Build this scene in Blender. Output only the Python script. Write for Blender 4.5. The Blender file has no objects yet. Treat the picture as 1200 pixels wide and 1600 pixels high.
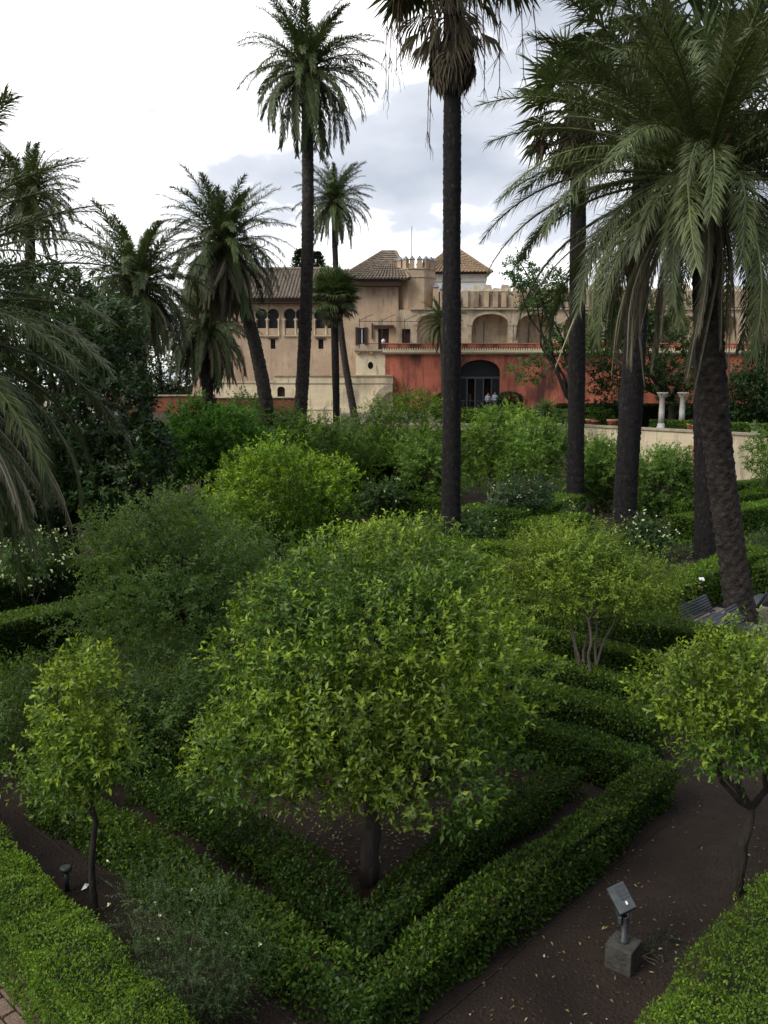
import bpy, bmesh, math
import numpy as np
from mathutils import Vector, Matrix

# ------------------------------------------------------------------ camera, sky, sun, exposure
SC = bpy.context.scene
COL = SC.collection
CAM_H, PITCH, FPX = 6.5, math.radians(8.5), 1340.0
cam_d = bpy.data.cameras.new('camera')
cam_d.sensor_fit = 'VERTICAL'; cam_d.sensor_height = 36.0; cam_d.lens = 36.0 * FPX / 1600.0
cam_d.clip_start = 0.1; cam_d.clip_end = 5000
cam = bpy.data.objects.new('camera', cam_d); COL.objects.link(cam)
cam.location = (0, 0, CAM_H); cam.rotation_euler = (math.pi / 2 - PITCH, 0, 0)
SC.camera = cam

SUN_DIR = Vector((-0.62, -0.42, 0.66)).normalized()
world = bpy.data.worlds.new('World'); SC.world = world; world.use_nodes = True
wn, wl = world.node_tree.nodes, world.node_tree.links
wn.clear()
w_out = wn.new('ShaderNodeOutputWorld')
sky = wn.new('ShaderNodeTexSky'); sky.sky_type = 'NISHITA'; sky.sun_disc = False
sky.sun_elevation = math.asin(SUN_DIR.z); sky.sun_rotation = math.atan2(SUN_DIR.x, SUN_DIR.y)
bg1 = wn.new('ShaderNodeBackground'); bg1.inputs['Strength'].default_value = 0.1
wl.new(sky.outputs[0], bg1.inputs['Color'])
tc = wn.new('ShaderNodeTexCoord')
mp = wn.new('ShaderNodeMapping'); mp.inputs['Scale'].default_value = (1.5, 1.5, 3.2); mp.inputs['Location'].default_value = (7.3, 2.4, 4.1)
wl.new(tc.outputs['Generated'], mp.inputs['Vector'])
nz = wn.new('ShaderNodeTexNoise'); nz.inputs['Scale'].default_value = 1.9; nz.inputs['Detail'].default_value = 8; nz.inputs['Roughness'].default_value = 0.5
wl.new(mp.outputs[0], nz.inputs['Vector'])
dp = wn.new('ShaderNodeVectorMath'); dp.operation = 'DOT_PRODUCT'
dp.inputs[1].default_value = (-0.84, 0.34, 0.42)          # the cloud is thinnest and brightest round the hidden sun
wl.new(tc.outputs['Generated'], dp.inputs[0])
ma = wn.new('ShaderNodeMath'); ma.operation = 'MULTIPLY_ADD'; ma.inputs[1].default_value = 1.0
nc_ = wn.new('ShaderNodeMath'); nc_.operation = 'MULTIPLY_ADD'; nc_.inputs[1].default_value = 2.6; nc_.inputs[2].default_value = -0.80; wl.new(nz.outputs['Fac'], nc_.inputs[0])
wl.new(dp.outputs['Value'], ma.inputs[0]); wl.new(nc_.outputs[0], ma.inputs[2])
rp = wn.new('ShaderNodeValToRGB')
rp.color_ramp.elements[0].position = 0.55; rp.color_ramp.elements[0].color = (0.305, 0.335, 0.39, 1)
rp.color_ramp.elements[1].position = 1.0; rp.color_ramp.elements[1].color = (1.0, 1.0, 1.0, 1)
e = rp.color_ramp.elements.new(0.85); e.color = (0.46, 0.48, 0.525, 1)
wl.new(ma.outputs[0], rp.inputs[0])
bg2 = wn.new('ShaderNodeBackground'); bg2.inputs['Strength'].default_value = 1.12
wl.new(rp.outputs[0], bg2.inputs['Color'])
mx = wn.new('ShaderNodeMixShader'); mx.inputs[0].default_value = 0.93
wl.new(bg1.outputs[0], mx.inputs[1]); wl.new(bg2.outputs[0], mx.inputs[2]); wl.new(mx.outputs[0], w_out.inputs[0])

sun_d = bpy.data.lights.new('sun', 'SUN'); sun_d.energy = 1.5; sun_d.angle = math.radians(22); sun_d.color = (1.0, 0.96, 0.88)
sun = bpy.data.objects.new('sun', sun_d); COL.objects.link(sun)
sun.rotation_euler = SUN_DIR.to_track_quat('Z', 'Y').to_euler(); sun.location = (-20, 0, 40)

vs = SC.view_settings
vs.view_transform = 'Standard'; vs.look = 'None'; vs.exposure = 0.72; vs.gamma = 1.0; vs.use_curve_mapping = False
SC.cycles.use_denoising = True
SC.cycles.max_bounces = 6; SC.cycles.diffuse_bounces = 3; SC.cycles.glossy_bounces = 2
SC.cycles.transmission_bounces = 3; SC.cycles.transparent_max_bounces = 4
SC.cycles.use_adaptive_sampling = True

# ------------------------------------------------------------------ measuring helpers (photo measurements -> metres)
CP, SP = math.cos(PITCH), math.sin(PITCH)
def ray(px, py):
    u = (px - 600) / FPX; v = (800 - py) / FPX
    return np.array([u, CP + v * SP, -SP + v * CP])
def at(px, py, Y):                     # the point at world depth Y
    d = ray(px, py); return np.array([0, 0, CAM_H]) + d * (Y / d[1])
def gr(px, py, z=0.0):                 # the point at height z
    d = ray(px, py); return np.array([0, 0, CAM_H]) + d * ((z - CAM_H) / d[2])
def PX(px, Y, py=600): return at(px, py, Y)[0]
def PZ(py, Y): return at(600, py, Y)[2]

# ------------------------------------------------------------------ object helpers
def new_mesh(name, V, F, mat, col=None, smooth=False):
    me = bpy.data.meshes.new(name)
    V = np.asarray(V, dtype=np.float32)
    if isinstance(F, np.ndarray):
        n, k = F.shape
        me.vertices.add(len(V)); me.vertices.foreach_set('co', V.ravel())
        me.loops.add(n * k); me.loops.foreach_set('vertex_index', F.astype(np.int32).ravel())
        me.polygons.add(n); me.polygons.foreach_set('loop_start', np.arange(0, n * k, k, dtype=np.int32))
        me.update(calc_edges=True); me.validate()
    else:
        me.from_pydata([tuple(map(float, v)) for v in V], [], F); me.update()
    if col is not None:
        a = me.color_attributes.new('col', 'FLOAT_COLOR', 'POINT')
        c = np.ones((len(V), 4), dtype=np.float32); c[:, :3] = col
        a.data.foreach_set('color', c.ravel())
    if smooth: me.polygons.foreach_set('use_smooth', np.ones(len(me.polygons), dtype=bool))
    for m in (mat if isinstance(mat, (list, tuple)) else [mat]): me.materials.append(m)
    return me
def link(name, me, parent=None, kind=None):
    o = bpy.data.objects.new(name, me); COL.objects.link(o)
    if parent is not None: o.parent = parent
    if kind: o['kind'] = kind
    return o
def tag(o, label, cat, group=None, kind=None):
    if label: o['label'] = label
    if cat: o['category'] = cat
    if group: o['group'] = group
    if kind: o['kind'] = kind
    return o
def thing(name, label, cat, loc=(0, 0, 0), group=None):
    o = bpy.data.objects.new(name, None); COL.objects.link(o)
    o.location = tuple(float(v) for v in loc); o.empty_display_size = 0.3
    return tag(o, label, cat, group)
def root_of(p):
    l = np.zeros(3)
    while p is not None:
        l = l + np.array(p.location); p = p.parent
    return l
def part(name, V, F, mat, parent, col=None, smooth=False, kind=None):   # world-space vertices, stored relative to the parent
    V = np.asarray(V, dtype=np.float64) - root_of(parent)
    return link(name, new_mesh(name, V, F, mat, col, smooth), parent, kind)

class MB:                              # collects polygons
    def __init__(s): s.V = []; s.F = []
    def add(s, V, F):
        o = len(s.V); s.V += [tuple(v) for v in V]; s.F += [[int(i) + o for i in f] for f in F]; return s
    def box(s, x0, x1, y0, y1, z0, z1):
        return s.add([(x0,y0,z0),(x1,y0,z0),(x1,y1,z0),(x0,y1,z0),(x0,y0,z1),(x1,y0,z1),(x1,y1,z1),(x0,y1,z1)],
                     [(3,2,1,0),(4,5,6,7),(0,1,5,4),(1,2,6,5),(2,3,7,6),(3,0,4,7)])
    def obox(s, c, ax, ay, az):        # oriented box: centre and three half-axis vectors
        c, ax, ay, az = map(np.array, (c, ax, ay, az))
        P = [c + i*ax + j*ay + k*az for k in (-1, 1) for (i, j) in ((-1,-1),(1,-1),(1,1),(-1,1))]
        return s.add(P, [(3,2,1,0),(4,5,6,7),(0,1,5,4),(1,2,6,5),(2,3,7,6),(3,0,4,7)])
    def beam(s, p, q, w, h=None):
        p, q = np.array(p, float), np.array(q, float); d = q - p; L = np.linalg.norm(d); d /= L
        up = np.array([0, 0, 1.0]) if abs(d[2]) < 0.95 else np.array([0, 1.0, 0])
        a = np.cross(d, up); a /= np.linalg.norm(a); b = np.cross(a, d)
        return s.obox((p + q) / 2, d * L / 2, a * w / 2, b * (h or w) / 2)
    def prism(s, poly, z0, z1):        # poly: list of (x, y)
        n = len(poly)
        return s.add([(x, y, z0) for x, y in poly] + [(x, y, z1) for x, y in poly],
                     [list(range(n))[::-1], list(range(n, 2*n))] + [(i, (i+1) % n, n + (i+1) % n, n + i) for i in range(n)])
    def lathe(s, c, prof, n=16):
        c = np.array(c); V = []; F = []
        for r, z in prof:
            for k in range(n):
                a = 2*math.pi*k/n; V.append(c + [r*math.cos(a), r*math.sin(a), z])
        for i in range(len(prof)-1):
            for k in range(n):
                F.append((i*n+k, i*n+(k+1) % n, (i+1)*n+(k+1) % n, (i+1)*n+k))
        F.append(list(range(n))[::-1]); F.append(list(range((len(prof)-1)*n, len(prof)*n)))
        return s.add(V, F)
    def tube(s, path, rad, n=6):
        V, F = tube(path, rad, n); return s.add(V, F.tolist())
    def part(s, name, mat, parent, smooth=False, kind=None):
        return part(name, np.array(s.V), s.F, mat, parent, None, smooth, kind)
    def top(s, name, mat, label=None, cat=None, kind=None, group=None):
        o = link(name, new_mesh(name, np.array(s.V), s.F, mat)); return tag(o, label, cat, group, kind)

def unit(a): return a / np.maximum(np.linalg.norm(a, axis=-1, keepdims=True), 1e-9)
def tube(path, rad, n=6):
    P = np.asarray(path, float); R = np.broadcast_to(np.asarray(rad, float), (len(P),))
    T = unit(np.gradient(P, axis=0)); ref = np.array([0.0, 1, 0.02]) if abs(T[0][1]) < 0.9 else np.array([1.0, 0, 0])
    A = unit(np.cross(T, ref)); Bn = np.cross(T, A)
    a = np.linspace(0, 2*np.pi, n, endpoint=False)
    V = P[:, None] + R[:, None, None] * (np.cos(a)[None, :, None]*A[:, None] + np.sin(a)[None, :, None]*Bn[:, None])
    i, k = np.meshgrid(np.arange(len(P)-1), np.arange(n), indexing='ij')
    F = np.stack([i*n+k, i*n+(k+1) % n, (i+1)*n+(k+1) % n, (i+1)*n+k], -1).reshape(-1, 4)
    return V.reshape(-1, 3), F
def vnoise(P, f, seed):                # smooth pseudo-noise in -1..1
    r = np.random.default_rng(seed); D = unit(r.normal(size=(7, 3))) * (f * r.uniform(0.6, 1.7, (7, 1))); ph = r.uniform(0, 6.28, 7)
    return np.sin(P @ D.T + ph).mean(axis=1) * 1.9

# ------------------------------------------------------------------ materials
def nodes_of(name):
    m = bpy.data.materials.new(name); m.use_nodes = True
    nt = m.node_tree; return m, nt.nodes, nt.links, nt.nodes['Principled BSDF']
def mat(name, c1, c2=None, scale=6.0, rough=0.85, bump=0.0, detail=6, spec=0.25, stretch=(1, 1, 1), c3=None, c3pos=0.68, metal=0.0, bscale=None):
    m, n, l, b = nodes_of(name)
    b.inputs['Roughness'].default_value = rough; b.inputs['Specular IOR Level'].default_value = spec; b.inputs['Metallic'].default_value = metal
    t = n.new('ShaderNodeTexCoord'); mpn = n.new('ShaderNodeMapping'); mpn.inputs['Scale'].default_value = stretch
    l.new(t.outputs['Object'], mpn.inputs[0])
    nn = n.new('ShaderNodeTexNoise'); nn.inputs['Scale'].default_value = scale; nn.inputs['Detail'].default_value = detail; nn.inputs['Roughness'].default_value = 0.62
    l.new(mpn.outputs[0], nn.inputs['Vector'])
    r = n.new('ShaderNodeValToRGB'); r.color_ramp.elements[0].position = 0.35; r.color_ramp.elements[1].position = 0.62
    r.color_ramp.elements[0].color = (*c1, 1); r.color_ramp.elements[1].color = (*(c2 or c1), 1)
    if c3: ee = r.color_ramp.elements.new(c3pos); ee.color = (*c3, 1)
    l.new(nn.outputs['Fac'], r.inputs[0]); l.new(r.outputs[0], b.inputs['Base Color'])
    if bump:
        n2 = n.new('ShaderNodeTexNoise'); n2.inputs['Scale'].default_value = bscale or scale * 4; n2.inputs['Detail'].default_value = 5
        l.new(mpn.outputs[0], n2.inputs['Vector'])
        bp = n.new('ShaderNodeBump'); bp.inputs['Strength'].default_value = bump; bp.inputs['Distance'].default_value = 0.05
        l.new(n2.outputs['Fac'], bp.inputs['Height']); l.new(bp.outputs[0], b.inputs['Normal'])
    return m
def leaf_mat(name, rough=0.45, trans=0.4, spec=0.2, tint=(1.35, 1.38, 0.6), obj_var=0.0):
    m, n, l, b = nodes_of(name)
    a = n.new('ShaderNodeAttribute'); a.attribute_name = 'col'
    sat = n.new('ShaderNodeVectorMath'); sat.operation = 'MULTIPLY'; sat.inputs[1].default_value = (1.13, 1.17, 0.98); l.new(a.outputs['Color'], sat.inputs[0]); src = sat.outputs[0]
    if obj_var:
        oi = n.new('ShaderNodeObjectInfo'); mr = n.new('ShaderNodeMapRange')
        mr.inputs['To Min'].default_value = 1 - obj_var; mr.inputs['To Max'].default_value = 1 + obj_var
        l.new(oi.outputs['Random'], mr.inputs[0])
        vm = n.new('ShaderNodeVectorMath'); vm.operation = 'SCALE'; l.new(src, vm.inputs[0]); l.new(mr.outputs[0], vm.inputs['Scale']); src = vm.outputs[0]
    b.inputs['Roughness'].default_value = rough; b.inputs['Specular IOR Level'].default_value = spec
    l.new(src, b.inputs['Base Color'])
    vm2 = n.new('ShaderNodeVectorMath'); vm2.operation = 'MULTIPLY'; vm2.inputs[1].default_value = tint; l.new(src, vm2.inputs[0])
    tr = n.new('ShaderNodeBsdfTranslucent'); l.new(vm2.outputs[0], tr.inputs['Color'])
    ms = n.new('ShaderNodeMixShader'); ms.inputs[0].default_value = trans
    l.new(b.outputs[0], ms.inputs[1]); l.new(tr.outputs[0], ms.inputs[2])
    l.new(ms.outputs[0], n['Material Output'].inputs[0]); return m

M = {}
M['leaf'] = leaf_mat('leaf')
M['waxy'] = leaf_mat('waxy_leaf', rough=0.4, trans=0.35, spec=0.3)
M['frond'] = leaf_mat('palm_frond', rough=0.5, trans=0.18, spec=0.3, tint=(1, 1.05, 0.6), obj_var=0.28)
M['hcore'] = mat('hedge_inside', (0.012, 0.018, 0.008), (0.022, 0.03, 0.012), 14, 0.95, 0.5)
M['bark'] = mat('bark', (0.018, 0.015, 0.013), (0.042, 0.034, 0.028), 9, 0.95, 0.8, stretch=(1, 1, 0.25))
M['bark_light'] = mat('bark_light', (0.075, 0.062, 0.048), (0.14, 0.12, 0.095), 7, 0.95, 0.6, stretch=(1, 1, 0.3))
M['wtrunk'] = mat('fan_palm_trunk', (0.006, 0.0055, 0.006), (0.020, 0.0175, 0.0165), 5.5, 0.95, 0.9, stretch=(2, 2, 1.1), c3=(0.07, 0.06, 0.052), c3pos=0.70)
M['dtrunk'] = mat('date_palm_trunk', (0.019, 0.0155, 0.0135), (0.058, 0.048, 0.041), 5, 0.95, 0.9, stretch=(1, 1, 1.6), c3=(0.12, 0.10, 0.085), c3pos=0.74)
M['soil'] = mat('soil', (0.014, 0.009, 0.0066), (0.030, 0.0195, 0.0142), 0.9, 0.95, 1.0, detail=12, c3=(0.050, 0.032, 0.023), c3pos=0.72, bscale=22)
M['soil2'] = mat('bed_soil', (0.018, 0.013, 0.010), (0.040, 0.028, 0.021), 2.2, 0.95, 0.9, detail=10, bscale=22)
M['gravel'] = mat('gravel_path', (0.22, 0.19, 0.15), (0.34, 0.30, 0.24), 9, 0.95, 0.6)
M['flag'] = mat('flagstone', (0.20, 0.17, 0.13), (0.34, 0.29, 0.225), 3, 0.9, 0.4)
M['paver'] = mat('brick_paver', (0.14, 0.095, 0.07), (0.24, 0.17, 0.13), 6, 0.9, 0.6)

def brickwall(name, c1, c2, stain, sscale=0.35, stain_lo=0.52, course=0.07, mortar=0.8):
    m, n, l, b = nodes_of(name)
    b.inputs['Roughness'].default_value = 0.92; b.inputs['Specular IOR Level'].default_value = 0.15
    t = n.new('ShaderNodeTexCoord')
    sx = n.new('ShaderNodeSeparateXYZ'); cx = n.new('ShaderNodeCombineXYZ'); l.new(t.outputs['Object'], sx.inputs[0])
    ad = n.new('ShaderNodeMath'); ad.operation = 'ADD'; l.new(sx.outputs[0], ad.inputs[0]); l.new(sx.outputs[1], ad.inputs[1])
    l.new(ad.outputs[0], cx.inputs[0]); l.new(sx.outputs[2], cx.inputs[1])
    bt = n.new('ShaderNodeTexBrick'); bt.inputs['Scale'].default_value = 1.0
    bt.inputs['Brick Width'].default_value = course * 4; bt.inputs['Row Height'].default_value = course; bt.inputs['Mortar Size'].default_value = 0.012
    bt.inputs['Color1'].default_value = (*c1, 1); bt.inputs['Color2'].default_value = (*c2, 1)
    bt.inputs['Mortar'].default_value = tuple(mortar * x for x in c1) + (1,)
    l.new(cx.outputs[0], bt.inputs['Vector'])
    def nsc(scale, st, lo, hi):
        mm = n.new('ShaderNodeMapping'); mm.inputs['Scale'].default_value = st; l.new(t.outputs['Object'], mm.inputs[0])
        q = n.new('ShaderNodeTexNoise'); q.inputs['Scale'].default_value = scale; q.inputs['Detail'].default_value = 8; q.inputs['Roughness'].default_value = 0.6
        l.new(mm.outputs[0], q.inputs['Vector'])
        r = n.new('ShaderNodeMapRange'); r.inputs['From Min'].default_value = lo; r.inputs['From Max'].default_value = hi; l.new(q.outputs['Fac'], r.inputs[0]); return r.outputs[0]
    def mixc(fac, a_, col):
        q = n.new('ShaderNodeMix'); q.data_type = 'RGBA'; l.new(fac, q.inputs[0]); l.new(a_, q.inputs[6]); q.inputs[7].default_value = (*col, 1); return q.outputs[2]
    c = mixc(nsc(0.5, (1, 1, 1), 0.45, 0.75), bt.outputs['Color'], tuple(min(1, x * 1.18) for x in c2))
    c = mixc(nsc(sscale, (1.6, 1.6, 0.55), stain_lo, stain_lo + 0.17), c, stain)
    c = mixc(nsc(2.2, (1.5, 1.5, 0.30), 0.55, 0.74), c, tuple(x * 0.7 for x in stain))
    l.new(c, b.inputs['Base Color'])
    bp = n.new('ShaderNodeBump'); bp.inputs['Strength'].default_value = 0.4; bp.inputs['Distance'].default_value = 0.02
    l.new(bt.outputs['Fac'], bp.inputs['Height']); bp.invert = True; l.new(bp.outputs[0], b.inputs['Normal'])
    return m
M['palace'] = brickwall('palace_brick', (0.455, 0.33, 0.228), (0.505, 0.375, 0.265), (0.33, 0.235, 0.165), 0.3, 0.50)
M['tower'] = brickwall('tower_brick', (0.43, 0.31, 0.21), (0.50, 0.38, 0.26), (0.30, 0.20, 0.13), 0.4, 0.52)
M['gallery'] = brickwall('gallery_stone', (0.40, 0.32, 0.23), (0.47, 0.385, 0.28), (0.20, 0.14, 0.095), 0.5, 0.47, 0.16)
M['redwall'] = brickwall('red_render', (0.44, 0.135, 0.085), (0.50, 0.165, 0.105), (0.10, 0.045, 0.038), 0.42, 0.44, 0.07, 0.95)
M['cream'] = brickwall('cream_render', (0.60, 0.50, 0.34), (0.66, 0.56, 0.39), (0.33, 0.28, 0.20), 0.35, 0.51, 0.25, 0.97)
M['redbrick'] = brickwall('red_brick', (0.20, 0.07, 0.045), (0.27, 0.10, 0.065), (0.13, 0.06, 0.045), 0.5, 0.55, 0.07)
M['terra'] = mat('terracotta', (0.36, 0.15, 0.085), (0.46, 0.21, 0.12), 7, 0.85, 0.3)
M['ochre'] = mat('ochre_render', (0.50, 0.25, 0.10), (0.58, 0.32, 0.14), 3, 0.9, 0.2)
M['tile'] = mat('roof_tile', (0.13, 0.10, 0.075), (0.23, 0.185, 0.14), 2.6, 0.9, 0.4, c3=(0.33, 0.28, 0.21), c3pos=0.72)
M['tile2'] = mat('pavilion_tile', (0.19, 0.13, 0.08), (0.29, 0.205, 0.135), 3, 0.9, 0.3)
M['wood'] = mat('dark_timber', (0.030, 0.018, 0.013), (0.055, 0.032, 0.022), 8, 0.7, 0.3)
M['white'] = mat('white_render', (0.52, 0.53, 0.53), (0.64, 0.64, 0.63), 2, 0.85)
M['marble'] = mat('grey_marble', (0.36, 0.34, 0.31), (0.56, 0.54, 0.50), 5, 0.7, 0.3)
M['slate'] = mat('glazed_cap', (0.13, 0.14, 0.16), (0.22, 0.23, 0.25), 6, 0.6)
M['pale'] = mat('pale_stone', (0.50, 0.42, 0.28), (0.60, 0.51, 0.36), 4, 0.85, 0.2)
M['oldstone'] = mat('old_stone', (0.27, 0.22, 0.16), (0.44, 0.37, 0.27), 2.4, 0.92, 0.5, c3=(0.13, 0.10, 0.07), c3pos=0.75)
M['iron'] = mat('dark_iron', (0.018, 0.020, 0.024), (0.032, 0.034, 0.038), 12, 0.5, spec=0.4)
M['slat'] = mat('painted_slat', (0.045, 0.05, 0.065), (0.075, 0.08, 0.095), 10, 0.4, spec=0.5)
M['glass'] = mat('dark_glass', (0.012, 0.014, 0.016), (0.02, 0.022, 0.024), 3, 0.35, spec=0.2)
M['inside'] = mat('dim_interior', (0.06, 0.05, 0.042), (0.09, 0.075, 0.06), 2, 0.9)
M['concrete'] = mat('concrete', (0.034, 0.032, 0.028), (0.068, 0.063, 0.055), 6, 0.92, 0.5)
M['alu'] = mat('grey_cast_metal', (0.032, 0.039, 0.042), (0.06, 0.068, 0.072), 9, 0.55, metal=0.2, spec=0.4)
M['whiteplate'] = mat('white_plate', (0.70, 0.71, 0.72), (0.80, 0.80, 0.80), 5, 0.5)

# ------------------------------------------------------------------ leaves
def leaves(pos, d, nrm, L, W, col, fold=True):
    """blades as real faces: pos (N,3), direction, normal, length (N), width (N), colour (N,3)"""
    d = unit(d); s = unit(np.cross(d, nrm)); n = np.cross(s, d)
    L = np.broadcast_to(L, (len(pos),))[:, None]; W = np.broadcast_to(W, (len(pos),))[:, None]
    if fold:
        V = np.stack([pos, pos + d*L*0.42 + s*W*0.5 + n*W*0.16, pos + d*L*0.5 - n*W*0.06, pos + d*L*0.42 - s*W*0.5 + n*W*0.16, pos + d*L - n*L*0.16], 1)
        o = np.arange(len(pos))[:, None]*5
        F = np.concatenate([o + [0, 2, 4, 1], o + [0, 3, 4, 2]], 0); k = 5
    else:
        V = np.stack([pos, pos + d*L*0.45 + s*W*0.5, pos + d*L - n*L*0.12, pos + d*L*0.45 - s*W*0.5], 1)
        F = np.arange(len(pos))[:, None]*4 + np.array([0, 1, 2, 3]); k = 4
    return V.reshape(-1, 3), F, np.repeat(col, k, axis=0)

def ell_points(E, n, rng, shell=0.72, inner=0.45, noise=0.16, nf=1.3, gap=-0.55, seed=1, lowcut=None):
    """points in a union of ellipsoids (cx,cy,cz,rx,ry,rz), most of them near the outside"""
    E = np.array(E, float); w = (E[:, 3]*E[:, 4]*E[:, 5])**(2/3); w /= w.sum()
    P = np.zeros((0, 3)); O = np.zeros((0, 3))
    while len(P) < n:
        m = int(n*1.7) + 50
        i = rng.choice(len(E), m, p=w); D = unit(rng.normal(size=(m, 3)))
        t = np.where(rng.random(m) < shell, 1 - np.abs(rng.normal(0, 0.09, m)), rng.uniform(inner, 1, m)**0.6)
        t = t * (1 + noise * vnoise(E[i, :3] + D*E[i, 3:], nf, seed))
        t = t * (1 + 0.55*noise * vnoise(E[i, :3] + D*E[i, 3:], nf*3.2, seed+9)); out = rng.random(m) < 0.05; t = np.where(out, t*rng.uniform(1.0, 1.16, m), t)
        p = E[i, :3] + D*E[i, 3:]*t[:, None]; o = unit(D/E[i, 3:])
        keep = vnoise(p, nf*2.1, seed+5) > gap
        for k in range(len(E)):
            if not keep.any(): break
            q = np.sqrt((((p - E[k, :3])/E[k, 3:])**2).sum(1)); keep &= ~((q < 0.62) & (i != k))
        if lowcut is not None: keep &= p[:, 2] > lowcut
        P = np.concatenate([P, p[keep]]); O = np.concatenate([O, o[keep]])
    return P[:n], O[:n]

def shoot_leaves(P, A, k, slen, L, W, alpha, rng, c_old, c_new, p_new, jit=0.13, droop=0.25, flat=0.0, tipcol=0.0):
    """k leaves along every shoot (start P, axis A); returns arrays for leaves()"""
    n = len(P); A = unit(A)
    ref = np.where(np.abs(A[:, 2:3]) < 0.9, np.array([[0, 0, 1.0]]), np.array([[1.0, 0, 0]]))
    u = unit(np.cross(A, ref)); v = np.cross(A, u)
    j = np.arange(k); ph = rng.uniform(0, 6.28, n)[:, None] + j[None]*2.4 + rng.normal(0, 0.3, (n, k))
    if flat: ph = np.where(j[None] % 2 == 0, 0, np.pi) + rng.normal(0, 0.95, (n, k))
    s = (j[None] + rng.random((n, k)))/k * (slen*rng.uniform(0.6, 1.25, n))[:, None]
    al = alpha*rng.uniform(0.45, 1.45, (n, k)) * (1.15 - 0.45*j[None]/k)
    rad = np.cos(ph)[..., None]*u[:, None] + np.sin(ph)[..., None]*v[:, None]
    d = A[:, None]*np.cos(al)[..., None] + rad*np.sin(al)[..., None]; d[..., 2] -= droop*rng.random((n, k))
    d = unit(d); pos = P[:, None] + A[:, None]*s[..., None]; pos[..., 2] -= 0.35*droop*s**2/max(slen, 0.05)
    nr = A[:, None]*np.sin(al)[..., None] - rad*np.cos(al)[..., None] + rng.normal(0, 0.25, (n, k, 3)); nr[..., 2] += 0.35
    cl = vnoise(P, 1.7, int(n) % 97 + 3)
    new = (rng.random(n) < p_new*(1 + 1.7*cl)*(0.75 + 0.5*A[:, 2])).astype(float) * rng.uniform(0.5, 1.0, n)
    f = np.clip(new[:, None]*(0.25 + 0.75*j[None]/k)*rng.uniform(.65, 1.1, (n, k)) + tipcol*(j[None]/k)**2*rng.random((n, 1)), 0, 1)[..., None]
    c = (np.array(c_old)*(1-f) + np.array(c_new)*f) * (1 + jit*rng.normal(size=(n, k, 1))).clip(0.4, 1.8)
    c = c*(1 + 0.18*rng.normal(size=(n, 1, 1)) + 0.34*vnoise(P, 1.9, int(n) % 89)[:, None, None]).clip(0.5, 1.7)
    ll = L*rng.uniform(0.65, 1.2, (n, k)); ww = W*rng.uniform(0.75, 1.2, (n, k))
    return pos.reshape(-1, 3), d.reshape(-1, 3), nr.reshape(-1, 3), ll.ravel(), ww.ravel(), np.clip(c.reshape(-1, 3), 0.002, 0.8)

def curve_between(p, q, rng, bow=0.12, n=7):
    p, q = np.array(p, float), np.array(q, float); t = np.linspace(0, 1, n)[:, None]
    L = np.linalg.norm(q-p); off = rng.normal(0, bow*L, 3)
    return p*(1-t) + q*t + off*np.sin(np.pi*t)*0.7 + rng.normal(0, 0.018*L, (n, 3))*(t*(1-t)*4)

LEAF_VARIANTS = {}
def leaf_parts(root, arr, mask_idx, mname):
    """the largest-showing leaves, each an object of its own on shared blade meshes"""
    pos, d, nr, L, W, c = arr; base = root_of(root)
    lum = c[mask_idx, 1]; qs = np.quantile(lum, [0.2, 0.4, 0.6, 0.8])
    bins = np.digitize(lum, qs); meshes = {}
    for b in range(5):
        sel = mask_idx[bins == b]
        if not len(sel): continue
        cc = c[sel].mean(0)[None]
        V, F, C = leaves(np.zeros((1, 3)), np.array([[0, 1.0, 0]]), np.array([[0, 0, 1.0]]), 1.0, 0.46, cc)
        meshes[b] = new_mesh('leaf', V, F, M[mname], C)
    for q, b in zip(mask_idx, bins):
        y = Vector(d[q]).normalized(); z = Vector(nr[q]); x = y.cross(z).normalized(); z = x.cross(y)
        o = link('leaf', meshes[b], root)
        o.matrix_local = Matrix.Translation(Vector(pos[q]-base)) @ Matrix((x, y, z)).transposed().to_4x4() @ Matrix.Scale(float(L[q]), 4)

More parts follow.
